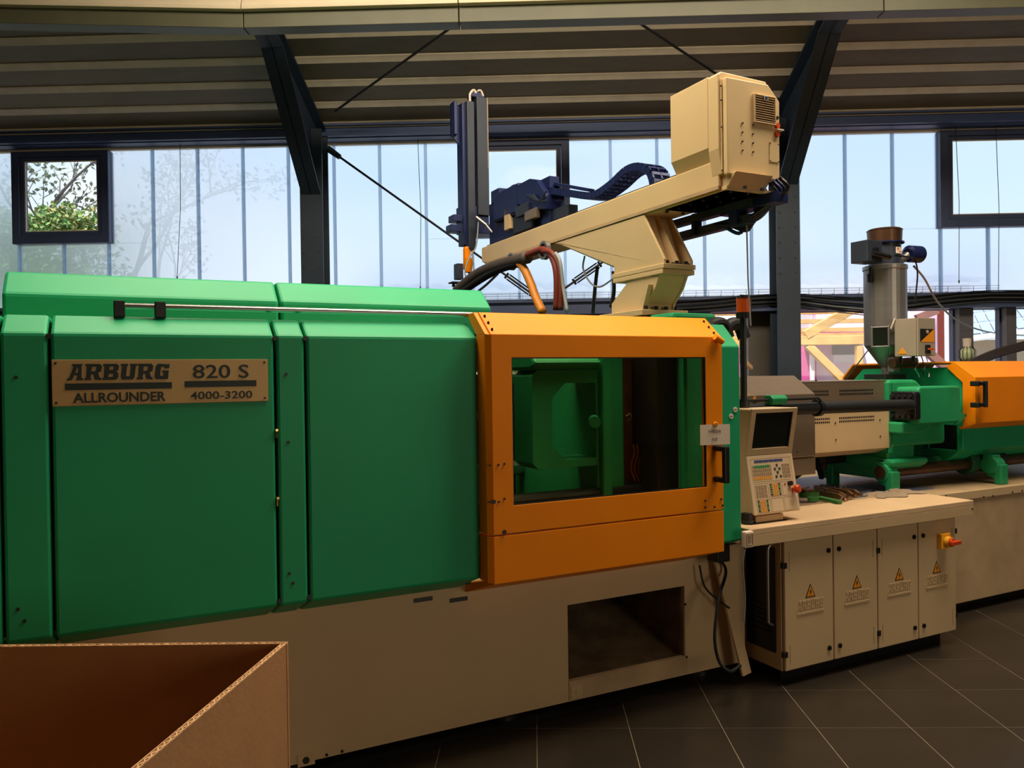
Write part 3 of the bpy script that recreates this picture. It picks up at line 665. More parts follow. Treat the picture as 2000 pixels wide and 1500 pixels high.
# ================================================================ CONTROL TERMINAL
tt = thing('control_terminal', 'beige control terminal with tilted dark screen and coloured keypad standing on the worktop', 'control panel', (2.99, 3.05, TZ1))
tu0, tu1 = 2.845, 3.16
prof = [(2.985, 1.42), (3.03, 1.18), (2.975, .885), (3.13, .875), (3.17, .90), (3.17, 1.42)]
part('housing', MB().prism([(p[0]+.012, p[1]) if i < 3 else p for i, p in enumerate(prof)], 'x', tu0, tu1), BEIGE, tt, .006)
class Face:
    """plane spanned by the housing's width and one leg of its profile"""
    def __init__(s, p0, p1, u0=tu0, u1=tu1):
        s.o = Vector((u0, p0[0], p0[1])); s.y = Vector((0, p1[0]-p0[0], p1[1]-p0[1])); s.h = s.y.length; s.y.normalize()
        s.x = Vector((1, 0, 0)); s.w = u1-u0; s.n = s.x.cross(s.y)
        if s.n.y > 0: s.n = -s.n
    def box(s, mb, x0, x1, y0, y1, d0, d1):
        return mb.obox(s.o+s.x*x0+s.y*y0+s.n*d0, s.x*(x1-x0), s.y*(y1-y0), s.n*(d1-d0))
f1 = Face((3.03, 1.18), (2.985, 1.42)); f2 = Face((2.975, .885), (3.03, 1.18))
w = f1.w; b = MB()
for a_ in ((0, .03, 0, f1.h), (w-.03, w, 0, f1.h), (.03, w-.03, f1.h-.022, f1.h), (.03, w-.03, 0, .035)): f1.box(b, a_[0], a_[1], a_[2], a_[3], -.012, .0)
part('screen_bezel', b, BEIGE, tt, .002)
b = MB()
for a_ in ((.03, .036, .035, f1.h-.022), (w-.036, w-.03, .035, f1.h-.022)): f1.box(b, a_[0], a_[1], a_[2], a_[3], -.011, -.004)
part('screen_frame', b, DKST, tt)
part('screen', f1.box(MB(), .03, w-.03, .035, f1.h-.022, -.0118, -.0105), SCRN, tt)
kp = part('keypad', f2.box(MB(), .0, w, 0, f2.h, -.012, .0), KPAN, tt, .004)
def key(x0, x1, y0, y1, m, nm='key'): part(nm, f2.box(MB(), x0, x1, y0, y1, 0, .0022), m, kp)
H = f2.h
def grid(x0, y0, nx, ny, dx, dy, col, s=.72, skip=()):
    for i in range(nx):
        for j in range(ny):
            c = col(i, j)
            if c: key(x0+i*dx, x0+i*dx+dx*s, y0+j*dy, y0+j*dy+dy*s, c)
# field outlines
def field(x0, x1, y0, y1):
    b = MB()
    for a_ in ((x0, x1, y0, y0+.002), (x0, x1, y1-.002, y1), (x0, x0+.002, y0, y1), (x1-.002, x1, y0, y1)): f2.box(b, a_[0], a_[1], a_[2], a_[3], 0, .001)
    part('field_frame', b, BEIGEW, kp)
field(.018, w-.02, .165, H-.018); field(.02, .115, .085, .158); field(.122, .205, .085, .158); field(.212, w-.02, .085, .158)
field(.02, .115, .008, .078); field(.122, .205, .008, .078); field(.212, w-.02, .008, .078)
for i in range(6): key(.045+i*.033, .045+i*.033+.029, H-.037, H-.026, KBLUE)
grid(.026, .176, 9, 4, .0145, .0195, lambda i, j: (KYEL if j == 0 else KGREEN if j == 3 and i > 0 and i < 8 else KBEIGE))
for x, y in ((.188, .236), (.172, .217), (.204, .217), (.188, .199), (.176, .178), (.206, .178)): key(x, x+.012, y, y+.013, KDARK)
grid(.228, .178, 4, 4, .0145, .0185, lambda i, j: KBEIGE)
grid(.030, .090, 4, 4, .0195, .0155, lambda i, j: KBEIGE)
grid(.128, .090, 5, 5, .0145, .0128, lambda i, j: (KGREEN if (j % 2) else KDARK) if i in (0, 4) else KYEL)
grid(.030, .014, 5, 5, .0150, .0122, lambda i, j: (KGREEN if (j % 2) else KDARK) if i in (0, 4) else KYEL)
o = f2.o+f2.x*.262+f2.y*.143; part('key_switch', MB().cyl(o, o+f2.n*.018, .012, None, 16), DKST, kp)
o = f2.o+f2.x*.232+f2.y*.143; part('pilot_lens', MB().cyl(o, o+f2.n*.004, .005, None, 12), RED, kp)
o = f2.o+f2.x*.282+f2.y*.112; part('stop_button', MB().tube([o, o+f2.n*.022, o+f2.n*.024, o+f2.n*.040, o+f2.n*.046], [.009, .009, .021, .021, .014], 20), RED, kp, label='red mushroom stop button')
part('foot_box', MB().box(2.87, 3.06, 2.995, 3.11, TZ1+.004, .876), DKST if False else BEIGEW, tt, .004)
part('rubber_mat', MB().box(2.83, 3.08, 2.985, 3.12, TZ1, TZ1+.004), RUBBER, tt)
part('swivel_joint', MB().wheel((2.835, 3.02, TZ1+.03), 'z', .028, .05, 14).wheel((2.835, 3.02, TZ1+.015), 'z', .034, .015, 14), BLACK, tt)
# signal lamp on its black pole
lx, ly = at(1451, 600, y=3.16)[0], 3.16
sl = thing('signal_lamp', 'orange signal lamp on a tall black pole beside the green cover', 'lamp', (lx, ly, TZ1))
part('pole', MB().cyl((lx, ly, TZ1+.002), (lx, ly, 1.90), .0165, None, 14), BLACK, sl, smooth=False)
part('lamp_socket', MB().cyl((lx, ly, 1.895), (lx, ly, 1.925), .036, .038, 18), BLACK, sl)
part('lens', MB().cyl((lx, ly, 1.925), (lx, ly, 2.0), .034, .034, 20), AMBER, sl, label='orange translucent lens')
part('cap', MB().cyl((lx, ly, 2.0), (lx, ly, 2.014), .036, .033, 18), BLACK, sl)
part('guard_wire', MB().tube([(lx+.037, ly-.02, 1.93), (lx+.037, ly-.02, 2.015), (lx-.037, ly-.02, 2.015)], .0025, 5), STEEL, sl)
part('base_collar', MB().wheel((lx, ly, 1.435), 'z', .03, .035, 16).wheel((lx, ly, 1.455), 'z', .024, .02, 16), BLACK, sl)
# cast arms at the green cover, beige cleats behind the pole
cl = MB()
q = at(1446, 665, y=3.25); part('hose_bracket', MB().prism([(q[0], q[2]+.01), (q[0]+.03, q[2]), (q[0]+.03, q[2]-.11), (q[0]+.07, q[2]-.14), (q[0]+.07, q[2]-.16), (q[0], q[2]-.13)], 'y', 3.23, 3.26), BEIGE, mc, .004)
part('hose_bracket', MB().prism([(q[0], q[2]-.2), (q[0]+.02, q[2]-.2), (q[0]+.025, q[2]-.28), (q[0]+.05, q[2]-.3), (q[0], q[2]-.32)], 'y', 3.23, 3.26), BEIGE, mc, .004)

# paper note with its magnet
na, nb = at(1369, 830, y=VD-.01), at(1426, 868, y=VD-.01)
nn = MB(); n0 = Vector((na[0], VD-.004, nb[2])); dxn = nb[0]-na[0]; dzn = na[2]-nb[2]
nn.obox(n0+Vector((0, 0, .004)), (dxn, -.006, -.003), (0, .0012, 0), (-.002, -.002, dzn-.004))
note = solo('paper_note', nn, PAPER, 'small handwritten paper note hanging on the orange door frame above the black handle', 'note')
part('lettering', text_mb('WASSER', (n0.x+dxn*.47, VD-.0098, n0.z+dzn*.60), (1, -.004, -.02), (0, 0, 1), .020, .0005, width=dxn*.44), TEXTI, note)
part('lettering', text_mb('AUF', (n0.x+dxn*.47, VD-.0090, n0.z+dzn*.22), (1, -.004, -.02), (0, 0, 1), .020, .0005, width=dxn*.2), TEXTI, note)
q = at(1397, 829, y=VD-.012)
mg = solo('magnet', MB().tube([(q[0], VD-.0108, q[2]), (q[0], VD-.016, q[2]), (q[0], VD-.018, q[2])], [.0135, .013, .009], 20), YEL, 'round yellow magnet holding the paper note', 'magnet')
part('magnet_mark', MB().ring([(q[0]+.007*math.cos(a*PI/6), q[2]+.007*math.sin(a*PI/6)) for a in range(12)], [(q[0]+.005*math.cos(a*PI/6), q[2]+.005*math.sin(a*PI/6)) for a in range(12)], 'y', VD-.0192, VD-.018), RED, mg)

# ================================================================ INJECTION UNIT
iu = thing('injection_unit', 'green injection unit with beige barrel cover and orange guard on the right machine base', 'machine unit', (4.8, 3.8, RZ))
# nozzle guard
part('nozzle_guard', MB().prism([(3.40, 1.10), (3.40, 1.475), (3.56, 1.585), (4.0, 1.585), (4.1, 1.475), (4.1, 1.10), (4.0, 1.02), (3.5, 1.02)], 'x', 2.96, 3.74).prism([(3.40, 1.09), (3.44, 1.02), (3.44, .99), (3.40, .99)], 'x', 3.0, 3.74), SHEET, iu, .004)
q = at(1480, 776, y=3.398); 
part('warning_sign', MB().prism([(3.24, 1.44), (3.275, 1.44), (3.258, 1.472)], 'y', 3.394, 3.40), WARN, iu)
q = at(1557, 883, y=3.395); part('screw', MB().wheel((q[0], 3.396, q[2]), 'y', .006, .006, 10), STEEL, iu)
# barrel cover: upper dark sheet, lower beige sheet, vent holes
BVv = 3.5
lo0, lo1 = 3.73, at(1744, 840, y=BVv)[0]
def sheet(nm, z0, z1, v, m, u1):
    s_ = part(nm, MB().box(lo0, u1, v, v+.012, z0, z1), m, iu, .002); return s_
lowc = sheet('barrel_cover', 1.10, 1.345, BVv, BEIGE, lo1)
part('cover_underside', MB().prism([(BVv, 1.10), (BVv+.1, 1.06), (4.0, 1.06), (4.1, 1.10)], 'x', lo0, lo1), BEIGE, iu)
topc = sheet('top_cover', 1.345, 1.535, BVv+.03, SHEET, lo1+.0)
part('cover_lid', MB().box(lo0, lo1, BVv+.03, 4.05, 1.535, 1.547), SHEET, iu, .003)
part('rear_cover', MB().box(lo0, lo1, 4.05, 4.06, 1.1, 1.547), SHEET, iu)
def holes(par, v, z, runs):
    b_ = MB()
    for u0_, u1_, nn_ in runs:
        for i in range(nn_):
            for k in (0, 1):
                uu = u0_+(u1_-u0_)*i/(nn_-1); b_.box(uu, uu+.010, v-.001, v+.001, z+k*.022, z+k*.022+.012)
    part('vent_hole', b_, BLACK, par, kind='stuff')
holes(lowc, BVv, 1.283, [(3.80, 3.965, 11), (4.06, 4.37, 20)])
holes(topc, BVv+.03, 1.455, [(3.80, 3.99, 12), (4.10, 4.40, 20)])
for px, py in ((1631, 826), (1632, 859), (1718, 820), (1719, 852), (1738, 818)):
    q = at(px, py, y=BVv); part('screw', MB().wheel((q[0], BVv-.002, q[2]), 'y', .005, .006, 8), COPPER, iu)
q = at(1732, 776, y=BVv+.03); part('warning_sign', MB().prism([(q[0]-.02, q[2]-.015), (q[0]+.02, q[2]-.015), (q[0], q[2]+.022)], 'y', BVv+.027, BVv+.03), WARN, iu)
for px in (1594, 1715, 1740):
    part('lid_screw', MB().wheel((U(px, 750, BVv+.1), BVv+.1, 1.551), 'z', .007, .008, 8), DKST, iu)
# big black hose with its clamp, small rod with the green carriage
hz = 1.385
part('main_hose', MB().tube(curve([(2.98, 3.32, 1.395), (3.3, 3.31, 1.395), (3.9, 3.31, 1.392), (4.45, 3.33, 1.388), (4.60, 3.40, 1.38)], 6), .036, 14), RUBBER, iu, smooth=True)
q = at(1597, 803, y=3.31)
part('hose_clamp', MB().wheel((q[0], 3.31, hz+.008), 'x', .049, .03, 20), BLACK, iu)
a = at(1472, 788, y=3.27); b_ = at(1598, 784, y=3.27)
part('slide_rod', MB().cyl((2.9, 3.27, 1.452), (b_[0], 3.27, 1.452), .008, None, 10).tube([(b_[0], 3.27, 1.452), (b_[0]+.03, 3.28, 1.44), (b_[0]+.03, 3.31, 1.40)], .008, 8), DKST, iu)
part('rod_slider', MB().prism([(3.245, 1.425), (3.235, 1.46), (3.255, 1.478), (3.30, 1.478), (3.30, 1.425)], 'x', U(1506, 788, 3.25), U(1536, 788, 3.25)), GREEN2, iu, .006)
part('rod_joint', MB().box(2.925, 3.0, 3.255, 3.29, 1.438, 1.468), BLACK, iu, .006)
# green hopper block (casting) with connector plate
def rr(u0, u1, z0, z1, r):
    o = []
    for cx, cy, a0 in ((u1-r, z0+r, -90), (u1-r, z1-r, 0), (u0+r, z1-r, 90), (u0+r, z0+r, 180)):
        for k in range(5): a = math.radians(a0+22.5*k); o.append((cx+r*math.cos(a), cy+r*math.sin(a)))
    return o
part('feed_casting', MB().prism([(4.53, 1.10), (4.53, 1.545), (4.80, 1.545), (4.86, 1.50), (4.88, 1.47), (5.10, 1.47), (5.10, 1.10)], 'y', 3.50, 4.05), GREEN2, iu, .02)
part('valve_block', MB().prism(rr(4.60, 5.03, 1.255, 1.50, .03), 'y', 3.34, 3.52), GREEN2, iu, .012)
part('block_belly', MB().prism([(4.52, 1.27), (4.84, 1.27), (4.80, 1.22), (4.74, 1.195), (4.52, 1.195)], 'y', 3.40, 3.55), GREEN2, iu, .012)
cp = part('connector_plate', MB().prism(rr(3.33, 3.53, 1.285, 1.47, .02), 'x', 4.55, 4.61), BLACK, iu, .008)
for i in range(4):
    for j in range(4):
        if not (i == 1 and j in (1, 2)): part('connector', MB().tube([(4.535, 3.365+j*.042, 1.31+i*.042), (4.55, 3.365+j*.042, 1.31+i*.042)], .015, 10), RUBBER if (i+j) % 2 else DKST, cp)
part('front_column', MB().box(4.53, 4.80, 3.52, 4.05, 1.02, 1.2), GREEN2, iu, .01)
part('neck_flange', MB().box(4.52, 4.56, 3.50, 4.05, 1.06, 1.53), GREEN2, iu, .004)
# octagonal front plate, orange guard hood, lower green housing
iu0 = 5.15; va, vb = 3.39, 4.34
octo = [(va, 1.20), (va, 1.53), (va+.12, 1.645), (vb-.12, 1.645), (vb, 1.53), (vb, 1.10), (vb-.16, .96), (va+.16, .96)]
def so_(s_, dv=0): return octo
part('front_plate', MB().prism([(va+.02, 1.07), (va+.02, 1.52), (va+.13, 1.625), (vb-.13, 1.625), (vb-.02, 1.52), (vb-.02, 1.07), (vb-.16, .97), (va+.14, .97)], 'x', iu0, iu0+.012), GREEN, iu, .004)
part('panel_opening', MB().box(iu0-.006, iu0, 3.44, 3.66, 1.05, 1.23), BLACK, iu)
part('opening_frame', MB().ring([(3.435, 1.045), (3.665, 1.045), (3.665, 1.235), (3.435, 1.235)], [(3.445, 1.055), (3.655, 1.055), (3.655, 1.225), (3.445, 1.225)], 'x', iu0-.01, iu0-.004), GREEN, iu)
ohv = 3.30
og = part('orange_guard', MB()
   .prism([(ohv, 1.245), (ohv, 1.555), (va+.06, 1.665), (vb-.06, 1.665), (vb+.04, 1.56), (vb+.04, 1.40), (vb+.028, 1.40), (vb+.028, 1.55), (vb-.065, 1.652), (va+.065, 1.652), (ohv+.015, 1.55), (ohv+.015, 1.245)], 'x', iu0-.03, 6.1)
   .prism([(ohv, 1.245), (ohv+.11, 1.20), (ohv+.12, 1.215), (ohv+.015, 1.26)], 'x', iu0-.03, 6.1)
   .prism([(ohv+.01, 1.24), (ohv+.01, 1.552), (va+.062, 1.66), (va+.12, 1.63), (va+.0, 1.52), (va+.0, 1.21)], 'x', iu0-.03, iu0-.018), ORANGE, iu, .003)
hq0, hq1 = at(1908, 744, y=ohv-.03), at(1908, 796, y=ohv-.03)
hu = hq0[0]
part('handle', MB().box(hu+.05, hu+.075, ohv-.06, ohv-.035, hq1[2], hq0[2]).box(hu-.02, hu+.075, ohv-.055, ohv-.03, hq0[2]-.03, hq0[2]-.005).box(hu-.02, hu+.075, ohv-.055, ohv-.03, hq1[2]+.005, hq1[2]+.03).box(hu-.03, hu-.0, ohv-.055, ohv+.001, hq0[2]-.035, hq0[2]).box(hu-.03, hu-.0, ohv-.055, ohv+.001, hq1[2], hq1[2]+.035), BLACK, og, .006)
part('lower_housing', MB().prism([(va+.03, 1.05), (va+.03, 1.245), (vb-.03, 1.245), (vb-.03, 1.05), (vb-.2, .94), (va+.2, .94)], 'x', iu0+.012, 6.6), GREEN, iu, .006)
part('side_flap', MB().prism([(iu0-.16, 1.36), (iu0-.02, 1.30), (iu0-.01, 1.285), (iu0-.13, 1.23)], 'y', 3.375, 3.385), GREEN, iu, .002)
part('flap_clip', MB().obox((iu0-.03, 3.36, 1.29), (.035, 0, .012), (0, .012, 0), (-.006, 0, .014)), STEEL, iu)
part('rear_guard_top', MB().box(6.1, 7.0, 3.42, 4.3, 1.10, 1.56), GREEN, iu, .02)
# motor housing seen behind, right
# guide bars, yoke and feet
zb_ = .935
nf = at(1753, 962, z=RZ); ff = at(1602, 940, z=RZ)
fv, fv2 = nf[1]+.07, 4.02; fu = nf[0]-.06
for v in (fv+.0, fv2):
    part('guide_bar', MB().cyl((fu-.01, v, zb_), (6.3, v, zb_), .038, None, 18), COPPER, iu, smooth=False)
def foot(u, v, h=0.0, dv=.05):
    o = MB()
    for k in range(24):
        pass
    ring_o = [(v+.068*math.cos(2*PI*k/16), zb_+.062*math.sin(2*PI*k/16)) for k in range(16)]
    o.prism(ring_o, 'x', u-.045, u+.045)
    o.box(u-.04, u+.04, v-.085, v-.03, RZ, zb_+.01).prism([(v-.04, RZ+.03), (v+.03, RZ+.06), (v+.03, zb_), (v-.05, zb_)], 'x', u-.035, u+.035)
    o.box(u-.045, u+.045, v-.03, v+.045, zb_+.045, zb_+.072)
    return o
ft = part('bar_foot', foot(fu+.03, fv), GREEN2, iu, .008)
for k in range(4): part('bolt', MB().wheel((fu+.0+.022*k, fv-.01, zb_+.075), 'z', .008, .012, 8), BLACK, ft)
part('bar_foot', foot(fu+.03, fv2), GREEN2, iu, .008)
part('yoke', MB().prism([(fv+.05, zb_-.045), (fv+.05, zb_+.03), (fv2-.05, zb_+.05), (fv2-.05, zb_-.045)], 'x', fu+.0, fu+.05), GREEN2, iu, .008)
for v in (fv, fv2): part('bar_end', MB().wheel((fu-.018, v, zb_), 'x', .042, .01, 20), COPPER, iu)
rf = at(1965, 948, z=RZ)
part('bar_foot', foot(rf[0]+.03, rf[1]+.11), GREEN2, iu, .008)
for px in (1893, 1932):
    q = at(px, 915, y=fv); part('bearing_ring', MB().wheel((q[0]+.0, fv+.02, zb_+.01), 'x', .085, .09, 24), mat('dark_green_casting', (20, 84, 54), .5, var=.1) if px == 1893 else MATS['dark_green_casting'], iu, .012)
    part('bellows', MB().wheel((q[0]+.09, fv+.02, zb_+.01), 'x', .075, .09, 20), RUBBER, iu)
part('carriage', MB().prism([(fv-.02, .93), (fv+.05, 1.0), (4.1, 1.0), (4.15, .93), (4.1, .89), (fv+.1, .89)], 'x', 4.85, 6.2), MATS['dark_green_casting'], iu, .01)
part('carriage_lug', MB().prism([(3.45, .985), (3.45, 1.02), (3.9, 1.05), (3.9, .93), (3.55, .93)], 'x', 4.50, 4.85), GREEN2, iu, .02)
part('drive_cylinder', MB().cyl((4.3, 3.85, 1.0), (5.0, 3.85, 1.0), .03, None, 14), BLACK, iu)
for k, (u0_, v0_) in enumerate(((4.05, 3.9), (4.32, 3.95), (4.38, 4.0))):
    part('support_bar', MB().bar((u0_, v0_, 1.09), (u0_-.06+.2*(k > 0), v0_+.05, .85), .03, .03), DKST, iu)
for k in range(6):
    p0 = (3.72+.02*k, 3.6, 1.03); p1 = (3.60-.05*k, 3.55, .82)
    part('hydraulic_hose', MB().tube(curve([p0, (3.75+.02*k, 3.6, .97), (3.66-.02*k, 3.57, .88), p1], 5), .008, 6), RUBBER, iu)
pb = part('base_plate', MB().box(4.0, 4.9, 3.45, 4.3, RZ, RZ+.006), mat('blue_grey_plate', (112, 116, 140), .45, .2, var=.1), iu)

# ================================================================ HOPPER, LOADER, SWITCH BOX
hv = 3.85; hu_ = at(1729, 600, y=hv)[0]
hs = (at(1772, 600, y=hv)[0]-at(1686, 600, y=hv)[0])/2
dep = (hu_*math.sin(YM)+hv*math.cos(YM)); hr = 43/F*dep/1.12
hp = thing('material_hopper', 'tall stainless hopper cylinder with a cone on the injection unit', 'hopper', (hu_, hv, 1.55))
C2 = (hu_, hv)
def lathe(c, prof_, n=32):
    return MB().tube([(c[0], c[1], z) for r, z in prof_], [r for r, z in prof_], n)
part('barrel', lathe(C2, [(hr, 1.79), (hr, 2.33), (hr+.006, 2.335), (hr+.006, 2.36), (hr*.97, 2.365)]), STAIN, hp)
part('cone', lathe(C2, [(.035, 1.635), (hr*.98, 1.79)]), STAIN, hp)
part('neck', lathe(C2, [(.03, 1.57), (.03, 1.64)]), STAIN, hp)
part('slide_gate', MB().box(hu_-.12, hu_+.10, hv-.09, hv+.09, 1.548, 1.585), DKST, hp, .004)
# sight window, latch - set on the side facing the aisle
def onbar(px, py):
    # point on the barrel's surface under a pixel
    c = Vector((hu_, hv)); d = FR['m'].inverted().to_3x3() @ (RX*((px-1000)/F)+DN*((py-750)/F)+_f)
    o2 = Vector((0, 0)); d2 = Vector((d[0], d[1])); A = d2.dot(d2); B = 2*d2.dot(o2-c); Cc = (o2-c).dot(o2-c)-hr*hr
    t = (-B-math.sqrt(max(B*B-4*A*Cc, 0)))/(2*A); return CAM+d*t
g = onbar(1720, 658); nrm = Vector((g[0]-hu_, g[1]-hv, 0)).normalized(); tx = Vector((-nrm.y, nrm.x, 0))
part('sight_window', MB().obox(g-tx*.05-Vector((0, 0, .065))-nrm*.02, tx*.10, nrm*.03, (0, 0, .13)), SCRN, hp, .004)
b_ = MB()
for s_ in (-1, 1): b_.obox(g+tx*(.055*s_-.006)-Vector((0, 0, .075))-nrm*.02, tx*.012, nrm*.036, (0, 0, .15))
for s_ in (-1, 1): b_.obox(g-tx*.055+Vector((0, 0, .068*s_-.004))-nrm*.02, tx*.11, nrm*.034, (0, 0, .008))
part('sight_frame', b_, STAIN, hp, .002)
g = onbar(1702, 540); nrm = Vector((g[0]-hu_, g[1]-hv, 0)).normalized(); tx = Vector((-nrm.y, nrm.x, 0))
part('latch', MB().obox(g-tx*.02-Vector((0, 0, .04)), tx*.035, nrm*.02, (0, 0, .06)).obox(g-tx*.012-Vector((0, 0, .0)), tx*.02, nrm*.012, (0, 0, .07)), DKST, hp, .003)
ld = thing('hopper_loader', 'dark vacuum loader head with a filter drum on top of the stainless hopper', 'loader', (hu_, hv, 2.37))
lr = .108
part('body', lathe(C2, [(lr, 2.37), (lr, 2.52)]), NAVY2, ld)
part('filter_drum', lathe(C2, [(lr+.02, 2.52), (lr+.02, 2.53), (lr+.006, 2.532), (lr+.01, 2.615), (lr+.014, 2.618), (lr+.0, 2.628)]), COPPER, ld)
part('drum_rim', lathe(C2, [(lr+.022, 2.520), (lr+.022, 2.530)]).add([], []), NAVY, ld)
part('lid_knob', lathe(C2, [(.025, 2.625), (.025, 2.64)]), BLACK, ld)
q = at(1697, 500, y=hv-.05)
part('valve_box', MB().box(q[0]-.10, q[0]+.05, hv-.12, hv+.02, 2.365, 2.515), NAVY2, ld, .004)
part('solenoid', MB().cyl((q[0]-.06, hv-.13, 2.42), (q[0]+.10, hv-.14, 2.40), .018, None, 10).box(q[0]-.05, q[0]-.01, hv-.14, hv-.12, 2.40, 2.46), BLACK, ld)
q = at(1739, 493, y=hv-lr-.0)
part('rating_label', MB().box(hu_-.02, hu_+.035, hv-lr-.004, hv-lr+.004, 2.44, 2.485), PAPER, ld)
part('label_print', MB().box(hu_-.012, hu_+.0, hv-lr-.0055, hv-lr-.0035, 2.465, 2.478).box(hu_+.006, hu_+.028, hv-lr-.0055, hv-lr-.0035, 2.452, 2.456), RED, ld)
q1_, q2_ = at(1760, 514, y=hv), at(1780, 498, y=hv)
part('elbow', MB().tube(curve([(hu_+.10, hv+.0, 2.38), (hu_+.20, hv, 2.43), (hu_+.26, hv-.02, 2.475)], 6), .03, 12), STAIN, ld, smooth=True)
part('intake_pot', MB().tube([(hu_+.22, hv-.02, 2.46), (hu_+.23, hv-.02, 2.462), (hu_+.34, hv-.03, 2.462), (hu_+.35, hv-.03, 2.462)], [.04, .062, .062, .052], 22), NAVY, ld)
part('hose', MB().tube(curve([(hu_-.06, hv-.13, 2.42), (hu_+.03, hv-.15, 2.41), (hu_+.13, hv-.14, 2.40), (hu_+.19, hv-.12, 2.30), (hu_+.16, hv-.12, 2.1)], 6), .006, 6), BLACK, ld)
# pale cable from the loader away to the right
pts = [at(1785, 520, y=3.85), at(1806, 545, y=4.0), at(1835, 595, y=4.3), at(1880, 632, y=4.8), at(1940, 650, y=5.4), at(2010, 656, y=6.0)]
solo('air_hose', MB().tube(curve(pts, 8), .008, 8), HOSEG, 'pale air hose curving away from the hopper loader to the window post', 'hose')
# switch box beside the hopper
xv = 3.52
A_ = at(1747, 619, y=xv); B_ = at(1793, 616, y=xv); D_ = at(1827, 693, y=xv); E_ = at(1747, 694, y=xv)
sb = thing('switch_box', 'grey-beige switch box with orange label and red switch beside the hopper cone', 'switch box', (U(1810, 650, xv), xv+.15, 1.70))
zt_, zb2 = 1.965, 1.705
u_c = U(1793, 650, xv); u_r = U(1827, 650, xv)          # its narrow side faces the machine, the wide side the camera's left
xbk = at(1747, 655, x=u_c)[1]
part('enclosure', MB().box(u_c, u_r, xv+.015, xbk, zb2, zt_), mat('grey_beige_paint', (160, 146, 126), .5, var=.06), sb, .004)
part('box_lid', MB().box(u_c, u_r, xv, xv+.012, zb2, zt_), MATS['grey_beige_paint'], sb, .003)
part('cable_gland', MB().cyl((u_c+.06, xv+.08, zb2), (u_c+.06, xv+.08, zb2-.05), .012, None, 10), BLACK, sb)
part('cable_gland', MB().cyl((u_c+.06, xv+.18, zb2), (u_c+.06, xv+.18, zb2-.04), .012, None, 10), BLACK, sb)
l0 = at(1797, 642, y=xv); l1 = at(1824, 668, y=xv)
part('orange_label', MB().prism([(l0[0], l1[2]), (l1[0], l1[2]), (l1[0], l0[2])], 'y', xv-.002, xv+.001), WARN, sb)
part('black_label', MB().prism([(l0[0], l1[2]), (l1[0], l0[2]), (l0[0], l0[2])], 'y', xv-.002, xv+.001), DKST, sb)
part('round_dial', MB().wheel(((l0[0]+l1[0])/2, xv-.003, l0[2]-.02), 'y', .012, .006, 14), BEIGEW, sb)
k0 = at(1811, 682, y=xv)
part('rotary_switch', MB().box(k0[0]-.025, k0[0]+.02, xv-.012, xv, k0[2]-.03, k0[2]+.03), BLACK, sb, .003)
part('switch_lever', MB().box(k0[0]-.012, k0[0]+.035, xv-.03, xv-.01, k0[2]-.006, k0[2]+.006), RED, sb, .002)
t0 = at(1762, 688, x=u_c); part('warning_sign', MB().prism([(t0[1]-.035, t0[2]-.012), (t0[1]+.035, t0[2]-.012), (t0[1], t0[2]+.032)], 'x', u_c-.003, u_c-.0005), WARN, sb)
part('mount_arm', MB().box(u_c+.04, u_c+.10, xv+.22, xv+.27, 1.60, zb2), STAIN, sb)
part('blower_tube', MB().cyl(at(1742, 710, y=3.75), at(1785, 706, y=3.75), .034, None, 14), COPPER, sb)
for k in range(3):
    p = at(1790+k*9, 695, y=3.6)
    part('dangling_wire', MB().tube(curve([(p[0], 3.6, 1.71), (p[0]+.02, 3.6, 1.66), (p[0]-.015, 3.6, 1.62), (p[0]+.01+.01*k, 3.6, 1.59), (p[0]+.03, 3.6, 1.56)], 5), .004, 6), STEEL if k != 1 else BLACK, sb)
part('bonding_wire', MB().tube([at(1748, 622, x=u_c-.005), at(1744, 632, x=u_c-.01), at(1740, 642, x=u_c-.01)], .006, 6), PAPER, sb)
# hanging wires between the hopper and nozzle cover
solo('wire', MB().tube([at(1697, 682, y=3.7), at(1672, 715, y=3.72), at(1643, 753, y=3.75)], .004, 6), BLACK, 'thin black wire slanting from the hopper cone down to the sheet cover', 'wire')

# ================================================================ HANDLING ROBOT
rb = thing('handling_robot', 'cream take-out robot with long beam, bolted pedestal and dark vertical arm above the machine', 'robot', (2.75, 3.75, 1.93))
ub = 2.64; uw = .20
zt0, zt1 = 2.52, 2.655
V0, V1 = 2.98, 5.80
part('beam', MB().prism([(V0, zt0), (V0, zt1), (V1, zt1), (V1, zt0+.02), (V1-.05, zt0)], 'x', ub, ub+uw), ROBOT, rb, .008)
part('beam_lip', MB().box(ub-.004, ub+.004, V0, V1-.1, zt0-.012, zt0+.006), BEIGEW, rb)
part('beam_underplate', MB().box(ub+.015, ub+uw+.03, 3.45, V1-.15, zt0-.02, zt0).box(ub+.015, 2.97, V0-.04, 3.45, zt0-.02, zt0), ROBOT, rb, .003)
part('beam_rail', MB().box(ub+.04, ub+.08, V0+.3, V1-.02, zt1, zt1+.018).box(ub+.13, ub+.16, V0+.3, V1-.02, zt1, zt1+.018), DKST, rb)
for k in range(7):
    part('bolt', MB().wheel((ub+.055, 2.86+k*.10, zt0-.024), 'z', .0095, .012, 8).wheel((ub+.165, 2.86+k*.10, zt0-.024), 'z', .0095, .012, 8), BLACK, rb)
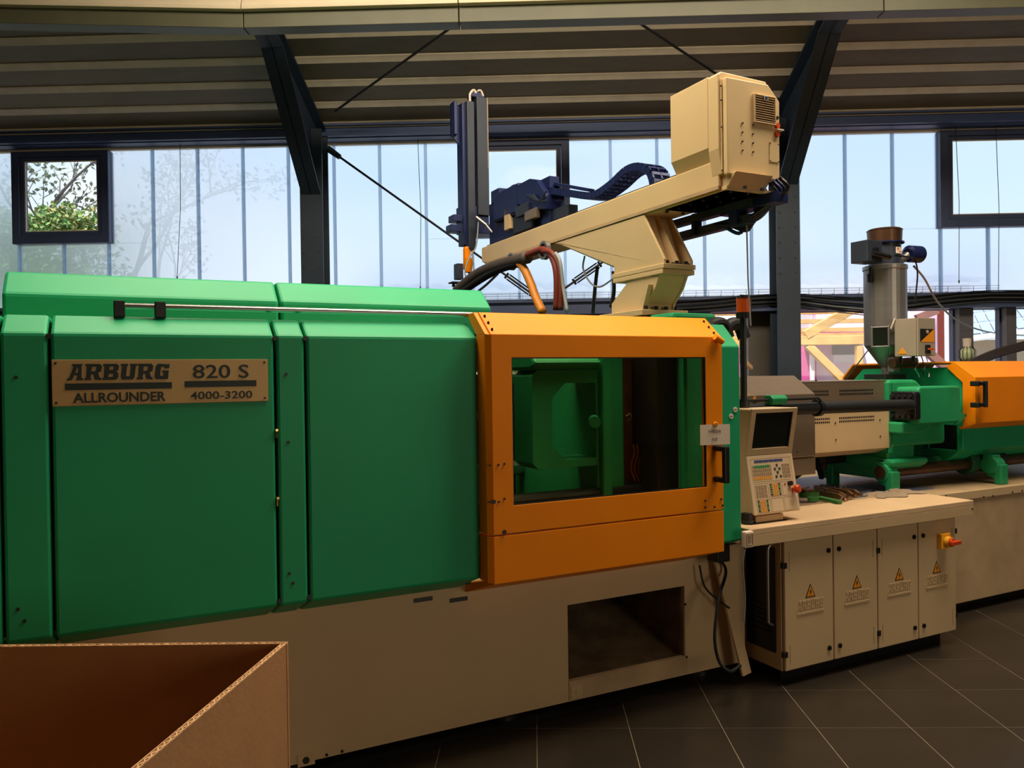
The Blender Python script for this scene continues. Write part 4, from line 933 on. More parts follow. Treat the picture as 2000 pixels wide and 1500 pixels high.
# pedestal: upper gusset, bolted flange, neck, foot flange
up = [(4.60, zt0-.02), (4.58, 2.50), (3.90, 2.25), (3.90, 2.19), (3.42, 2.19), (3.42, 2.23), (3.60, zt0-.02)]
for u_ in (ub, ub+uw-.016): part('gusset_plate', MB().prism(up, 'x', u_, u_+.016), ROBOT, rb, .003)
part('front_plate', MB().prism([(3.63, zt0-.02), (3.50, 2.22), (3.52, 2.22), (3.66, zt0-.02)], 'x', ub+.016, ub+uw-.016), ROBOT, rb)
part('inner_rib', MB().prism([(3.60, zt0-.02), (3.42, 2.22), (3.50, 2.22), (3.66, zt0-.02)], 'x', ub+.1, ub+.106), ROBOT, rb)
part('bottom_web', MB().prism([(4.60, zt0-.02), (3.90, 2.24), (3.90, 2.25), (4.58, zt0-.02)], 'x', ub+.016, ub+uw-.016), ROBOT, rb)
for z0_, z1_, va_, vb_ in ((2.178, 2.205, 3.41, 3.91), (2.15, 2.176, 3.42, 3.90)):
    part('flange', MB().box(ub-.01, ub+uw+.01, va_, vb_, z0_, z1_), ROBOT, rb, .003)
for k in range(3):
    part('flange_bolt', MB().wheel((ub+.03+k*.065, 3.43, 2.215), 'z', .011, .018, 6), BLACK, rb)
    part('flange_bolt', MB().wheel((ub+.062+k*.055, 3.425, 2.209), 'z', .007, .008, 6), DKST, rb)
nk = [(3.78, 2.152), (3.78, 2.13), (3.93, 2.03), (3.93, 1.965), (3.58, 1.965), (3.58, 2.0), (3.50, 2.08), (3.46, 2.152)]
for u_ in (ub, ub+uw-.016): part('neck_plate', MB().prism(nk, 'x', u_, u_+.016), ROBOT, rb, .003)
part('neck_front', MB().prism([(3.47, 2.152), (3.51, 2.08), (3.59, 2.0), (3.59, 1.965), (3.61, 1.965), (3.61, 2.01), (3.53, 2.09), (3.49, 2.152)], 'x', ub+.016, ub+uw-.016), ROBOT, rb)
part('neck_rib', MB().prism([(3.52, 2.1), (3.56, 2.06), (3.66, 1.965), (3.58, 1.965)], 'x', ub-.03, ub), ROBOT, rb)
part('foot_flange', MB().box(ub-.06, ub+uw+.06, 3.54, 3.98, 1.932, 1.965), ROBOT, rb, .003)
for k in range(4):
    part('foot_bolt', MB().wheel((ub-.02+k*.07, 3.56, 1.975), 'z', .012, .022, 6), DKST, rb)
part('base_block', MB().box(ub-.05, ub+uw+.18, 3.5, 4.1, 1.93, 1.934), mat('brown_plate', (112, 84, 60), .6, var=.1), rb)
# control box on the beam's near end
bx = [at(1312, 187, x=ub-.0)[1], at(1383, 152, x=ub)[1]]
za_, zb_3 = 2.575, 3.075
bxp = part('control_box', MB().prism([(2.62, 2.72), (2.62, 3.07), (2.94, 3.075), (2.985, 3.0), (2.985, za_), (2.70, za_)], 'y', 3.03, 3.325), ROBOT, rb, .004)
part('box_front_frame', MB().prism([(2.62, 2.70), (2.62, 3.06), (2.64, 3.075), (2.93, 3.07), (2.985, 2.99), (2.985, za_), (2.64, za_)], 'y', 2.955, 3.03).prism([(2.64, za_), (2.64, 3.035), (2.63, 3.04), (2.63, za_)], 'y', 2.945, 2.955), ROBOT, rb, .008)
bd = part('box_door', MB().prism([(2.638, 2.568), (2.638, 3.035), (2.906, 3.038), (2.982, 2.963), (2.978, 2.568)], 'y', 2.915, 2.945), ROBOT, rb, .005)
vg_ = part('vent_grille', MB().ring([(2.80, 2.835), (2.942, 2.835), (2.942, 2.975), (2.80, 2.975)], [(2.806, 2.841), (2.936, 2.841), (2.936, 2.969), (2.806, 2.969)], 'y', 2.898, 2.916), BEIGE, rb, .002)
part('vent_backing', MB().box(2.806, 2.936, 2.910, 2.914, 2.841, 2.969), DKST, rb)
for k in range(11):
    z = 2.845+k*.0113; part('vent_slat', MB().prism([(2.900, z+.0), (2.898, z+.003), (2.909, z+.010), (2.911, z+.007)], 'x', 2.806, 2.936), BEIGE, vg_)
part('maker_badge', MB().box(2.862, 2.886, 2.895, 2.899, 2.950, 2.970), HOSEG, vg_)
part('badge_print', MB().box(2.867, 2.881, 2.8935, 2.8955, 2.954, 2.966), NAVY, vg_)
for z, m_ in ((2.877, BLACK), (2.837, RED), (2.795, RED)):
    part('push_button', MB().wheel((2.957, 2.908, z), 'y', .013 if m_ is RED else .009, .018 if m_ is RED else .008, 14), m_, rb)
part('button_guard', MB().box(2.95, 2.985, 2.89, 2.915, 2.812, 2.818), PAPER, rb)
part('small_hatch', MB().box(2.908, 2.970, 2.911, 2.915, 2.655, 2.752), ROBOT, rb, .001)
for x_ in (2.912, 2.966):
    for z in (2.66, 2.747): part('screw', MB().wheel((x_, 2.910, z), 'y', .003, .004, 8), DKST, rb)
for x_ in (2.732, 2.80):
    for k in range(4):
        part('rivet', MB().wheel((x_, 2.912, 2.822-.044*k), 'y', .0055 if k == 0 else .004, .008, 10), STEEL if k == 0 else DKST, rb)
for z in (3.0, 2.93, 2.80, 2.59): part('hinge_pin', MB().wheel((2.63, 2.945, z), 'y', .004, .004, 8), DKST, rb)
part('box_bracket', MB().prism([(2.88, 2.575), (3.32, 2.575), (3.45, zt0-.02), (2.95, zt0-.02)], 'x', 2.66, 2.90), BEIGE, rb, .004)
# dark gear under the beam's near end: profile rails, ducts and looping cables
part('under_rail', MB().bar((2.90, 3.0, 2.475), (2.90, 3.75, 2.475), .05, .04).bar((2.92, 3.05, 2.40), (2.92, 3.78, 2.40), .05, .045), NAVY2, rb)
part('rail_hanger', MB().box(2.88, 2.94, 3.12, 3.18, 2.38, 2.52), NAVY, rb)
part('rail_hanger', MB().box(2.88, 2.93, 3.45, 3.48, 2.38, 2.50), NAVY, rb)
part('duct', MB().bar((2.93, 2.86, 2.47), (2.93, 3.25, 2.47), .09, .05), NAVY, rb)
for k in range(9):
    u = 2.90+.012*(k % 4); s0 = 2.84+.035*k; dz_ = .10+.012*k
    part('looping_cable', MB().tube(curve([(u, s0, 2.56), (u+.04, s0-.01, 2.50), (u+.03, 2.98+.02*k, 2.44-.012*k), (u, 3.12+.015*k, 2.39), (u, 3.3, 2.41)], 6), .007 if k % 2 else .010, 6), NAVY if k % 3 else BLACK, rb)
part('hanging_tube', MB().tube([(2.93, 3.10, 2.39), (2.935, 3.10, 2.1), (2.95, 3.10, 1.85)], .004, 8), HOSEG, rb)
# energy chain
path = []
def wp(px, py): q = at(px, py, x=2.80); return Vector((0, q[1], q[2]))
chp = curve([wp(1078, 372), wp(1130, 380), wp(1170, 383), wp(1205, 362), wp(1235, 335), wp(1262, 327), wp(1283, 338), wp(1291, 368)], 9)
L_ = [0]
for i in range(1, len(chp)): L_.append(L_[-1]+(chp[i]-chp[i-1]).length)
nl = int(L_[-1]/.046)
for k in range(nl):
    s0, s1 = L_[-1]*k/nl, L_[-1]*(k+.92)/nl
    def pos(s_):
        for i in range(1, len(L_)):
            if L_[i] >= s_: return chp[i-1].lerp(chp[i], (s_-L_[i-1])/(L_[i]-L_[i-1]))
        return chp[-1]
    a_, b_ = pos(s0), pos(s1); d_ = b_-a_; n_ = Vector((0, -d_.z, d_.y)).normalized()*.045
    m_ = MB()
    for u_ in (2.74, 2.80, 2.86):
        m_.obox(Vector((u_, 0, 0))+a_-n_*.5, (.008, 0, 0), d_, n_)
    m_.obox(Vector((2.74, 0, 0))+a_-n_*.5, (.12, 0, 0), d_*.45, n_*.12).obox(Vector((2.74, 0, 0))+a_+n_*.4, (.12, 0, 0), d_*.45, n_*.12)
    part('chain_link', m_, NAVY, rb)
part('chain_trough', MB().obox((2.74, wp(1290, 360)[1]-.25, zt1+.02), (.14, 0, 0), (0, 1.3, 0), (0, 0, .012)), DKST, rb)
part('chain_arm', MB().bar(Vector((2.80, 0, 0))+wp(1072, 357), Vector((2.80, 0, 0))+wp(1155, 372), .05, .02), NAVY, rb)
# carriage with motors on the beam's far part
def rp(px, py, u=2.78): return at(px, py, x=u)
def rbox(nm, px0, py0, px1, py1, m_, u0, u1, bev=.004):
    a_ = rp(px0, py0, u0); b_ = rp(px1, py1, u0); return part(nm, MB().box(u0, u1, min(a_[1], b_[1]), max(a_[1], b_[1]), min(a_[2], b_[2]), max(a_[2], b_[2])), m_, rb, bev)
rbox('carriage_plate', 955, 400, 1075, 462, NAVY, 2.74, 2.82)
rbox('motor', 962, 380, 1012, 415, NAVY, 2.70, 2.86, .02)
rbox('motor_cap', 958, 374, 974, 392, NAVY, 2.72, 2.84, .01)
a_, b_ = rp(1027, 360), rp(1078, 352)
pb_ = [rp(1027, 364), rp(1052, 351), rp(1067, 353), rp(1084, 380), rp(1085, 410), rp(1058, 412), rp(1028, 400)]
part('gear_cover', MB().prism([(p[1], p[2]) for p in pb_], 'x', 2.70, 2.86), NAVY, rb, .006)
a_ = rp(1012, 385); part('valve_unit', MB().cyl((2.74, a_[1], a_[2]), (2.82, a_[1], a_[2]), .06, None, 16).cyl((2.73, a_[1]+.02, a_[2]-.1), (2.86, a_[1]+.02, a_[2]-.1), .055, None, 14), NAVY2, rb)
rbox('bracket_plate', 984, 410, 996, 446, ROBOT, 2.70, 2.73)
rbox('motor_flange', 1006, 405, 1030, 416, NAVY2, 2.68, 2.84)
rbox('lower_motor', 1000, 424, 1040, 446, BLACK, 2.70, 2.84, .015)
rbox('terminal_strip', 1024, 414, 1046, 424, SHEET, 2.68, 2.72)
rbox('grey_housing', 1062, 417, 1110, 440, NAVY2, 2.76, 2.84)
part('carriage_hose', MB().tube(curve([rp(992, 380), rp(998, 368), rp(1008, 363), rp(1016, 372), rp(1018, 385)], 6), .014, 8), NAVY, rb)
for k in range(3): part('carriage_cable', MB().tube(curve([rp(1030+6*k, 380, 2.69), rp(1052, 392, 2.68), rp(1068, 372+10*k, 2.69)], 6), .006, 6), NAVY2, rb)
# vertical arm: two aluminium profiles and a guard
vA = 6.06
def ap(px, py, v=vA): return at(px, py, y=v)
def abox(nm, px0, px1, py0, py1, v, dv, m_, bev=.004):
    a_ = ap(px0, py0, v); b_ = ap(px1, py0, v); c_ = ap((px0+px1)/2, py1, v)
    return part(nm, MB().box(a_[0], b_[0], v, v+dv, c_[2], a_[2]), m_, rb, bev)
ar = abox('arm_profile', 931, 953, 188, 420, vA-.02, .14, NAVY2)
abox('arm_profile', 912, 926, 196, 486, vA-.06, .12, NAVY2)
abox('arm_back', 902, 912, 200, 478, vA-.02, .12, NAVY)
abox('arm_web', 925, 933, 205, 440, vA+.03, .06, BLACK)
abox('arm_guard', 887, 893, 196, 262, vA+.0, .10, NAVY)
part('guard_plate', MB().prism([(ap(887, 200)[0], ap(887, 200)[2]), (ap(887, 262)[0], ap(887, 262)[2]), (ap(902, 283)[0], ap(902, 283)[2]), (ap(902, 206)[0], ap(902, 206)[2])], 'y', vA+.04, vA+.06), NAVY, rb)
abox('arm_lower', 905, 955, 400, 455, vA+.0, .16, NAVY)
abox('side_block', 886, 903, 418, 432, vA-.04, .12, NAVY)
abox('side_block', 881, 903, 437, 452, vA-.06, .12, NAVY)
abox('arm_head', 921, 946, 178, 190, vA+.0, .1, NAVY)
part('belt_loop', MB().tube(curve([ap(918, 198), ap(918, 184), ap(925, 176), ap(930, 182)], 6), .010, 8).tube(curve([ap(932, 178), ap(939, 177), ap(944, 188)], 5), .008, 8), PAPER, rb)
abox('guide_strip', 951, 953.5, 190, 330, vA-.025, .01, SHEET)
abox('orange_tool', 908, 921, 480, 528, vA-.05, .06, ORANGE, .02)
part('tool_head', MB().cyl(ap(915, 505, vA-.05), ap(914, 532, vA-.05), .045, .03, 14), ORANGE, rb)
abox('gripper_box', 893, 905, 514, 545, vA-.05, .08, NAVY2)
abox('gripper_plate', 884, 932, 549, 553, vA-.06, .10, NAVY2)
for px in (886, 896, 925): part('suction_cup', MB().cyl(ap(px, 552), ap(px, 560), .008, .016, 10), BLACK, rb)
part('gripper_stem', MB().cyl(ap(918, 530), ap(919, 552), .018, None, 8), DKST, rb)
part('tool_hose', MB().tube(curve([ap(935, 425, 5.9), ap(930, 480, 5.9), ap(918, 500, 5.9), ap(908, 530, 5.9), ap(915, 547, 5.9), ap(926, 540, 5.9), ap(922, 490, 5.9)], 6), .006, 6), HOSEG, rb)
part('clamp_unit', MB().cyl(ap(930, 424, 5.9), ap(950, 440, 5.85), .014, None, 8).cyl(ap(950, 440, 5.85), ap(965, 458, 5.8), .010, None, 8), STAIN, rb)
# hose brackets and hoses slung under the beam
for px, py in ((1001, 511), (1065, 489)):
    a_ = at(px, py, x=ub-.02); m_ = MB(); cc = (a_[1], a_[2])
    m_.ring([(cc[0]+.065*math.cos(t*PI/8), cc[1]+.065*math.sin(t*PI/8)) for t in range(16)], [(cc[0]+.048*math.cos(t*PI/8), cc[1]+.048*math.sin(t*PI/8)) for t in range(16)], 'x', ub-.04, ub-.01)
    m_.box(ub-.035, ub-.01, cc[0]-.01, cc[0]+.01, cc[1]+.05, zt0-.01)
    part('hose_clamp', m_, STAIN, rb)
part('cable_bundle', MB().tube(curve([at(893, 568, x=2.5), at(930, 538, x=2.55), at(965, 521, x=2.58), at(1000, 511, x=2.6), at(1030, 503, x=2.6)], 6), .045, 12), mat('bundle_brown', (72, 62, 56), .6, var=.2), rb, smooth=True)
part('cable_bundle', MB().tube(curve([at(900, 572, x=2.5), at(940, 545, x=2.55), at(975, 526, x=2.58), at(1020, 512, x=2.6)], 6), .03, 10), RUBBER, rb, smooth=True)
part('red_hose', MB().tube(curve([at(1010, 510, x=2.60), at(1040, 494, x=2.6), at(1066, 488, x=2.61), at(1082, 510, x=2.61), at(1088, 545, x=2.61), at(1087, 606, x=2.61)], 6), .024, 10), HOSER, rb, smooth=True)
part('red_hose', MB().tube(curve([at(1060, 490, x=2.60), at(1078, 494, x=2.6), at(1092, 520, x=2.61), at(1096, 560, x=2.61), at(1095, 606, x=2.61)], 6), .018, 10), HOSER, rb, smooth=True)
part('orange_hose', MB().tube(curve([at(1000, 508, x=2.60), at(1020, 520, x=2.6), at(1036, 552, x=2.61), at(1046, 580, x=2.61), at(1060, 610, x=2.61)], 6), .03, 10), HOSEO, rb, smooth=True)
part('grey_hose', MB().tube(curve([at(1085, 494, x=2.60), at(1094, 512, x=2.6), at(1100, 560, x=2.61), at(1108, 610, x=2.61)], 6), .012, 8), HOSEG, rb, smooth=True)
part('grey_hose', MB().tube(curve([at(972, 535, x=2.60), at(950, 556, x=2.6), at(930, 572, x=2.61)], 6), .010, 8), HOSEG, rb, smooth=True)
part('black_hose', MB().tube(curve([at(1167, 520, x=2.75), at(1162, 565, x=2.75), at(1158, 612, x=2.75)], 6), .012, 8), BLACK, rb, smooth=True)
part('black_hose', MB().tube(curve([at(1198, 530, x=2.7), at(1199, 570, x=2.7), at(1193, 600, x=2.7)], 6), .012, 8), BLACK, rb, smooth=True)
part('cable_loop', MB().tube(curve([at(1142, 500, x=2.72), at(1139, 525, x=2.72), at(1153, 552, x=2.72), at(1172, 560, x=2.72), at(1197, 545, x=2.72)], 8), .006, 6), HOSEG, rb, smooth=True)

# ================================================================ THINGS ON THE WORKTOP
def strap_roll(px, py, r, lab, h=.03, tail=None):
    q = at(px, py, z=TZ1)
    t = thing('ratchet_strap', lab, 'strap', (q[0], q[1], TZ1))
    pr = []
    for k in range(60):
        a = k*.42; rr_ = r*(.35+.65*k/59); pr.append((q[0]+rr_*math.cos(a), q[1]+rr_*.75*math.sin(a)))
    m_ = MB()
    for k in range(59):
        a_, b_ = pr[k], pr[k+1]; d_ = Vector((b_[0]-a_[0], b_[1]-a_[1], 0)); n_ = Vector((-d_.y, d_.x, 0)).normalized()*.003
        m_.obox((a_[0], a_[1], TZ1), d_*1.03, n_, (0, 0, h))
    part('webbing', m_, STRAP, t)
    return t, q
t, q = strap_roll(1580, 970, .07, 'coiled green ratchet strap lying beside the control terminal')
part('buckle', MB().box(q[0]-.05, q[0]+.03, q[1]-.02, q[1]+.03, TZ1+.03, TZ1+.045).cyl((q[0]-.06, q[1], TZ1+.05), (q[0]+.02, q[1]+.02, TZ1+.055), .006, None, 8), OLDM, t)
t, q = strap_roll(1588, 978, .04, 'smaller green strap roll in front of the coiled one', .022)
a_ = at(1600, 972, z=TZ1+.012); b_ = at(1640, 981, z=TZ1+.012)
st = solo('webbing_strap', MB().bar(a_, b_, .035, .02), STRAP, 'flat folded green strap lying in front of the steel clamps', 'strap', bevel=.004)
c_ = at(1646, 980, z=TZ1)
part('end_hook', MB().tube(curve([b_, (c_[0], c_[1], TZ1+.03), (c_[0]+.015, c_[1], TZ1+.02), (c_[0]+.01, c_[1]-.01, TZ1+.005)], 4), .006, 8), OLDM, st)
cls = [((1592, 952), (1660, 973), 'second steel mould clamp from the green straps, lying on the worktop', 0), ((1620, 955), (1672, 969), 'third steel mould clamp from the green straps, lying on the worktop', 1), ((1640, 957), (1683, 966), 'fourth steel mould clamp from the green straps, beside the cloth', 2), ((1602, 962), (1655, 976), 'steel mould clamp lying nearest to the green straps', 3)]
for (p0, p1, lab, k) in cls:
    a_ = at(p0[0], p0[1]+6, z=TZ1); b_ = at(p1[0], p1[1]+3, z=TZ1); d_ = Vector((b_[0]-a_[0], b_[1]-a_[1], 0)); l_ = d_.length; d_.normalize(); n_ = Vector((-d_.y, d_.x, 0))*.02
    base_ = Vector((a_[0], a_[1], TZ1)); t = thing('mould_clamp', lab, 'clamp', base_, group='steel clamps on the worktop')
    m_ = MB(); prf = [(0, .0), (0, .035), (l_*.72, .035), (l_*.92, .018), (l_, .018), (l_, 0)]
    v_ = [base_+d_*x_+Vector((0, 0, z_))+n_*s_ for s_ in (-.5, .5) for x_, z_ in prf]
    m_.add(v_, [tuple(range(6))[::-1], tuple(range(6, 12))]+[(i, (i+1) % 6, 6+(i+1) % 6, 6+i) for i in range(6)])
    part('bar', m_, OLDM, t, .003)
    e_ = base_+d_*l_*.94+Vector((0, 0, .018)); part('clamp_hole', MB().cyl(e_, e_+Vector((0, 0, .004)), .009, None, 10), RUST, t)
    e_ = base_+d_*l_*.2+Vector((0, 0, .035)); part('clamp_bolt', MB().cyl(e_, e_+Vector((0, 0, .012)), .008, None, 6), DKST, t)
# crumpled cloth and bright bolt
rc = at(1745, 966, z=TZ1); m_ = MB(); nx_, ny_ = 22, 12; vv = []
for j in range(ny_+1):
    for i in range(nx_+1):
        x_ = (i/nx_-.5)*.40; y_ = (j/ny_-.5)*.16
        z_ = .008+.012*abs(math.sin(i*1.1+j*.7))*abs(math.cos(j*.9-i*.35))+.004*random.random()
        ed = min(i, nx_-i, j, ny_-j); z_ *= min(1, .2+ed*.4)
        vv.append((rc[0]+x_+.015*math.sin(j*1.3), rc[1]+y_+.03*math.sin(i*.5)+x_*.1, TZ1+.001+z_))
m_.add(vv, [(j*(nx_+1)+i, j*(nx_+1)+i+1, (j+1)*(nx_+1)+i+1, (j+1)*(nx_+1)+i) for j in range(ny_) for i in range(nx_)])
solo('cleaning_cloth', m_, RAG, 'crumpled beige cleaning cloth on the worktop below the green bearing foot', 'cloth', smooth=True)
a_ = at(1708, 962, z=TZ1+.012); b_ = at(1732, 963, z=TZ1+.012)
t = solo('steel_bolt', MB().cyl(a_, b_, .010, None, 10), STEEL, 'short bright steel bolt lying between the clamps and the cloth', 'bolt')
part('bolt_head', MB().cyl(a_-Vector((.012, 0, 0)), a_, .018, None, 6), DKST, t)

# ================================================================ BOX, BOARD, CABLES ON THE FLOOR
bz = .95; c0 = at(563, 1254, 'r', z=bz); nr = at(272, 1500, 'r', z=bz)
x1 = c0[0]; y1 = c0[1]; t_ = .013
dyx = (nr[0]-c0[0])/(nr[1]-c0[1])
cb_ = thing('cardboard_box', 'large open cardboard box standing in front of the green panels', 'box', (x1-.7, y1-.6, 0), 'r')
yn = y1-1.25; xn = x1+dyx*(yn-y1)
E1 = Vector((dyx, 1, 0)).normalized()
pA = Vector((x1, y1, 0)); pB = Vector((xn, yn, 0)); pC = pA+Vector((-1.35, -.02, 0)); pD = pB+Vector((-1.35, -.02, 0))
def wall_(p, q, inn):
    d_ = q-p; n_ = Vector((-d_.y, d_.x, 0)).normalized()*t_*inn
    return MB().obox(p+Vector((0, 0, .01)), d_, n_, (0, 0, bz-.012))
cn = (pA+pD)/2
def inn(p, q):
    d_ = q-p; n_ = Vector((-d_.y, d_.x, 0)); return 1 if n_.dot(cn-p) > 0 else -1
for p, q in ((pA, pB), (pC, pA), (pD, pC), (pB, pD)):
    part('side_wall', wall_(p, q, inn(p, q)), CARD, cb_)
    d_ = (q-p); n_ = Vector((-d_.y, d_.x, 0)).normalized()*t_*inn(p, q)
    L = d_.length; ns = int(L/.02); m_ = MB()
    zz = [(0, bz-.002)]
    v_ = []
    for k in range(ns*2+1):
        f_ = k/(ns*2); off = n_*(.5+.25*(1 if k % 2 else -1))
        v_ += [p+d_*f_+off-n_*.14+Vector((0, 0, bz)), p+d_*f_+off+n_*.14+Vector((0, 0, bz))]
    m_.add(v_, [(2*k, 2*k+2, 2*k+3, 2*k+1) for k in range(ns*2)])
    m_.obox(p+Vector((0, 0, bz-.003)), d_, n_*.16, (0, 0, .004)).obox(p+n_*.84+Vector((0, 0, bz-.003)), d_, n_*.16, (0, 0, .004))
    part('corrugated_rim', m_, CARDE, cb_, kind='stuff')
part('bottom_sheet', MB().prism([(p.x, p.y) for p in (pA, pB, pD, pC)], 'z', .0, .01), CARD, cb_)
# leaning board
t0_ = at(1397, 1085, y=3.05); t1_ = at(1450, 1318, z=.0)
bt = at(1456, 1317, y=3.07); bt[2] = max(bt[2], .001); tp = at(1400, 1090, y=3.145)
bd_ = MB(); d_ = tp-bt; sx = Vector((.075, 0.02, 0)); n_ = sx.cross(d_).normalized()*.012
bd_.obox(bt-sx*.5, d_, sx, n_)
lb = solo('leaning_board', bd_, BEIGE, 'narrow beige sheet strip leaning against the machine base under the orange door', 'strip', bevel=.001)
for f_, s_ in ((.04, -.35), (.05, .35), (.26, .4)):
    p = bt+d_*f_+sx*s_-n_*.2; part('screw', MB().cyl(p, p-n_.normalized()*.004, .005, None, 8), DKST, lb)
vb_ = 3.08
solo('power_cable', MB().tube(curve([(2.66, 3.12, .70), at(1417, 1110, y=3.1), at(1405, 1165, y=3.0), at(1396, 1240, y=2.95), at(1404, 1290, y=2.93), at(1425, 1311, y=2.9), at(1446, 1300, y=2.93)], 8), .008, 8), RUBBER, 'thick black cable hanging in a loop behind the leaning strip', 'cable')
solo('thin_cable', MB().tube(curve([at(1366, 1104, y=3.13), at(1376, 1145, y=3.12), at(1400, 1170, y=3.11), at(1425, 1188, y=3.08)], 8), .005, 6), RUBBER, 'thin dark cable crossing the machine base from the orange apron to the strip', 'cable')
solo('thin_cable', MB().tube(curve([at(1455, 1073, y=2.93), at(1453, 1085, y=2.93), at(1451, 1110, y=2.93), at(1455, 1170, y=2.93), at(1453, 1215, y=2.93)], 8), .004, 6), HOSEG, 'thin pale cable hanging from the socket at the worktop end', 'cable')
solo('connector_block', MB().box(2.64, 2.72, 3.02, 3.10, .66, .76), BLACK, 'dark connector block under the end of the green cover', 'connector', bevel=.004)

# ================================================================ OUTSIDE
def out_(px, py, y): return at(px, py, 'r', y=y)
struct('ground', MB().box(-40, 60, YW+.3, 90, -.3, -.05), GRND)
# corrugated-roofed shed whose eave shows through the frosted panels
ye = 13.0; xa, xb_ = out_(700, 570, ye)[0], out_(1922, 555, ye)[0]; ze = out_(1350, 561, ye)[2]
sh = thing('shed_building', 'low outbuilding with corrugated roof edge seen through the frosted panels', 'building', ((xa+xb_)/2, ye+1.5, 0), 'r')
m_ = MB(); nn_ = int((xb_-xa)/.045); v_ = []
for k in range(nn_+1):
    x_ = xa+k*.045; z_ = ze+.035*math.sin(x_*2*PI/.36); v_ += [(x_, ye-.25, z_), (x_, ye+1.2, z_+.25), (x_, ye-.25, z_+.012), (x_, ye+1.2, z_+.262)]
m_.add(v_, [(4*k, 4*k+4, 4*k+5, 4*k+1) for k in range(nn_)]+[(4*k+2, 4*k+3, 4*k+7, 4*k+6) for k in range(nn_)]+[(4*k, 4*k+2, 4*k+6, 4*k+4) for k in range(nn_)])
part('corrugated_roof', m_, CORR, sh)
part('fascia', MB().box(xa+.1, xb_-.15, ye+.12, ye+.16, ze-.12, ze-.02), FASC, sh)
part('corner_post', MB().box(out_(1515, 650, 13.3)[0]-.06, out_(1515, 650, 13.3)[0]+.06, 13.6, 13.72, -.05, ze), FASC, sh)
# timber canopy frame
yt = 10.6
def tb(nm, p0, p1, w_, h_, par, m_=WOOD): return part(nm, MB().bar(p0, p1, w_, h_, (0, 1, 0)), m_, par, .006)
tf = thing('timber_canopy', 'open timber canopy frame with slatted roof outside the low window', 'canopy', (out_(1620, 700, yt)[0], yt, 0), 'r')
def o_(px, py, dy=0): q = out_(px, py, yt+dy); return Vector(q)
tb('beam', o_(1380, 668), o_(1690, 664), .12, .115, tf)
tb('brace', o_(1577, 674), o_(1648, 744), .10, .10, tf)
tb('rafter', o_(1571, 655), o_(1672, 600), .12, .13, tf)
tb('post', o_(1677, 675), Vector((o_(1677, 675).x, yt, -.05)), .08, .09, tf)
tb('brace', o_(1672, 716), o_(1650, 748), .08, .07, tf)
for k, py in enumerate((609, 628, 645, 655)):
    p = out_(1560, py, yt+.15+.5*k)
    part('roof_slat', MB().box(p[0]-2.6, p[0]+1.4, yt+.15+.5*k, yt+.25+.5*k, p[2]-.03, p[2]+.03), WOOD, tf)
part('roof_sheet', MB().prism([(yt-.4, out_(1560, 600, yt)[2]+.35), (yt+2.1, out_(1560, 652, yt+2.1)[2]+.08), (yt+2.1, out_(1560, 652, yt+2.1)[2]+.09), (yt-.4, out_(1560, 600, yt)[2]+.36)], 'x', o_(1560, 600).x-2.6, o_(1560, 600).x+1.4), clear_mat('canopy_sheet', (.97, .97, .97, 1), .88, .02, .3, (.9, .9, .9, 1)), tf)
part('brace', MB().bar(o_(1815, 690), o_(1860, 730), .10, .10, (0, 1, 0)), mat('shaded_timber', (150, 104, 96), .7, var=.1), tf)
part('brace', MB().bar(o_(1830, 606, .3), o_(1790, 622, .3), .10, .08, (0, 1, 0)), MATS['shaded_timber'], tf)
# pink houses
yp = 12.95
ph = thing('pink_house', 'pale pink rendered house with a small grey window behind the timber frame', 'house', (out_(1700, 700, yp)[0], yp+2, 0), 'r')
px0, px1 = out_(1588, 700, yp)[0], out_(1834, 700, yp)[0]
part('wall', MB().box(px0, px1, yp, yp+1.5, -.05, 2.78), PINKL, ph)
a_, b_ = out_(1625, 675, yp), out_(1666, 693, yp)
wf_ = part('window', MB().box(a_[0], b_[0]+.1, yp-.02, yp+.02, b_[2], a_[2]+.25), GLASSD, ph)
part('window_sill', MB().box(a_[0]-.03, b_[0]+.12, yp-.16, yp, b_[2]-.12, b_[2]), WHITE, wf_)
part('roof_edge', MB().box(px0-.2, out_(1680, 650, yp)[0], yp-.5, yp, out_(1600, 655, yp)[2], out_(1600, 648, yp)[2]), PINKD, ph)
mh = thing('magenta_house', 'strong magenta rendered wall with a pale downpipe beside the timber frame', 'house', (out_(1560, 700, 12.9)[0], 13.8, 0), 'r')
part('wall', MB().box(out_(1380, 700, 12.9)[0], out_(1583, 700, 12.9)[0], 12.9, 14.0, -.05, out_(1570, 676, 12.9)[2]), PINKD, mh)
q = out_(1586, 700, 12.8); part('downpipe', MB().cyl((q[0], 12.8, -.05), (q[0], 12.8, out_(1586, 690, 12.8)[2]), .04, None, 10), WHITE, mh)
part('corner_strip', MB().box(out_(1588, 700, 12.9)[0], out_(1592, 700, 12.9)[0], 12.85, 12.93, -.05, 2.6), PINKD, mh)
pc = thing('pink_gable', 'narrow pink wall between the window posts, right of the switch box', 'house', (out_(1870, 700, 12.6)[0], 12.8, 0), 'r')
part('wall', MB().box(out_(1836, 700, 12.6)[0], out_(1881, 700, 12.6)[0], 12.6, 12.9, -.05, 2.75), PINKL, pc)
part('downpipe', MB().cyl((out_(1838, 700, 12.5)[0], 12.5, -.05), (out_(1838, 700, 12.5)[0], 12.5, 2.7), .05, None, 10), HOSER, pc)
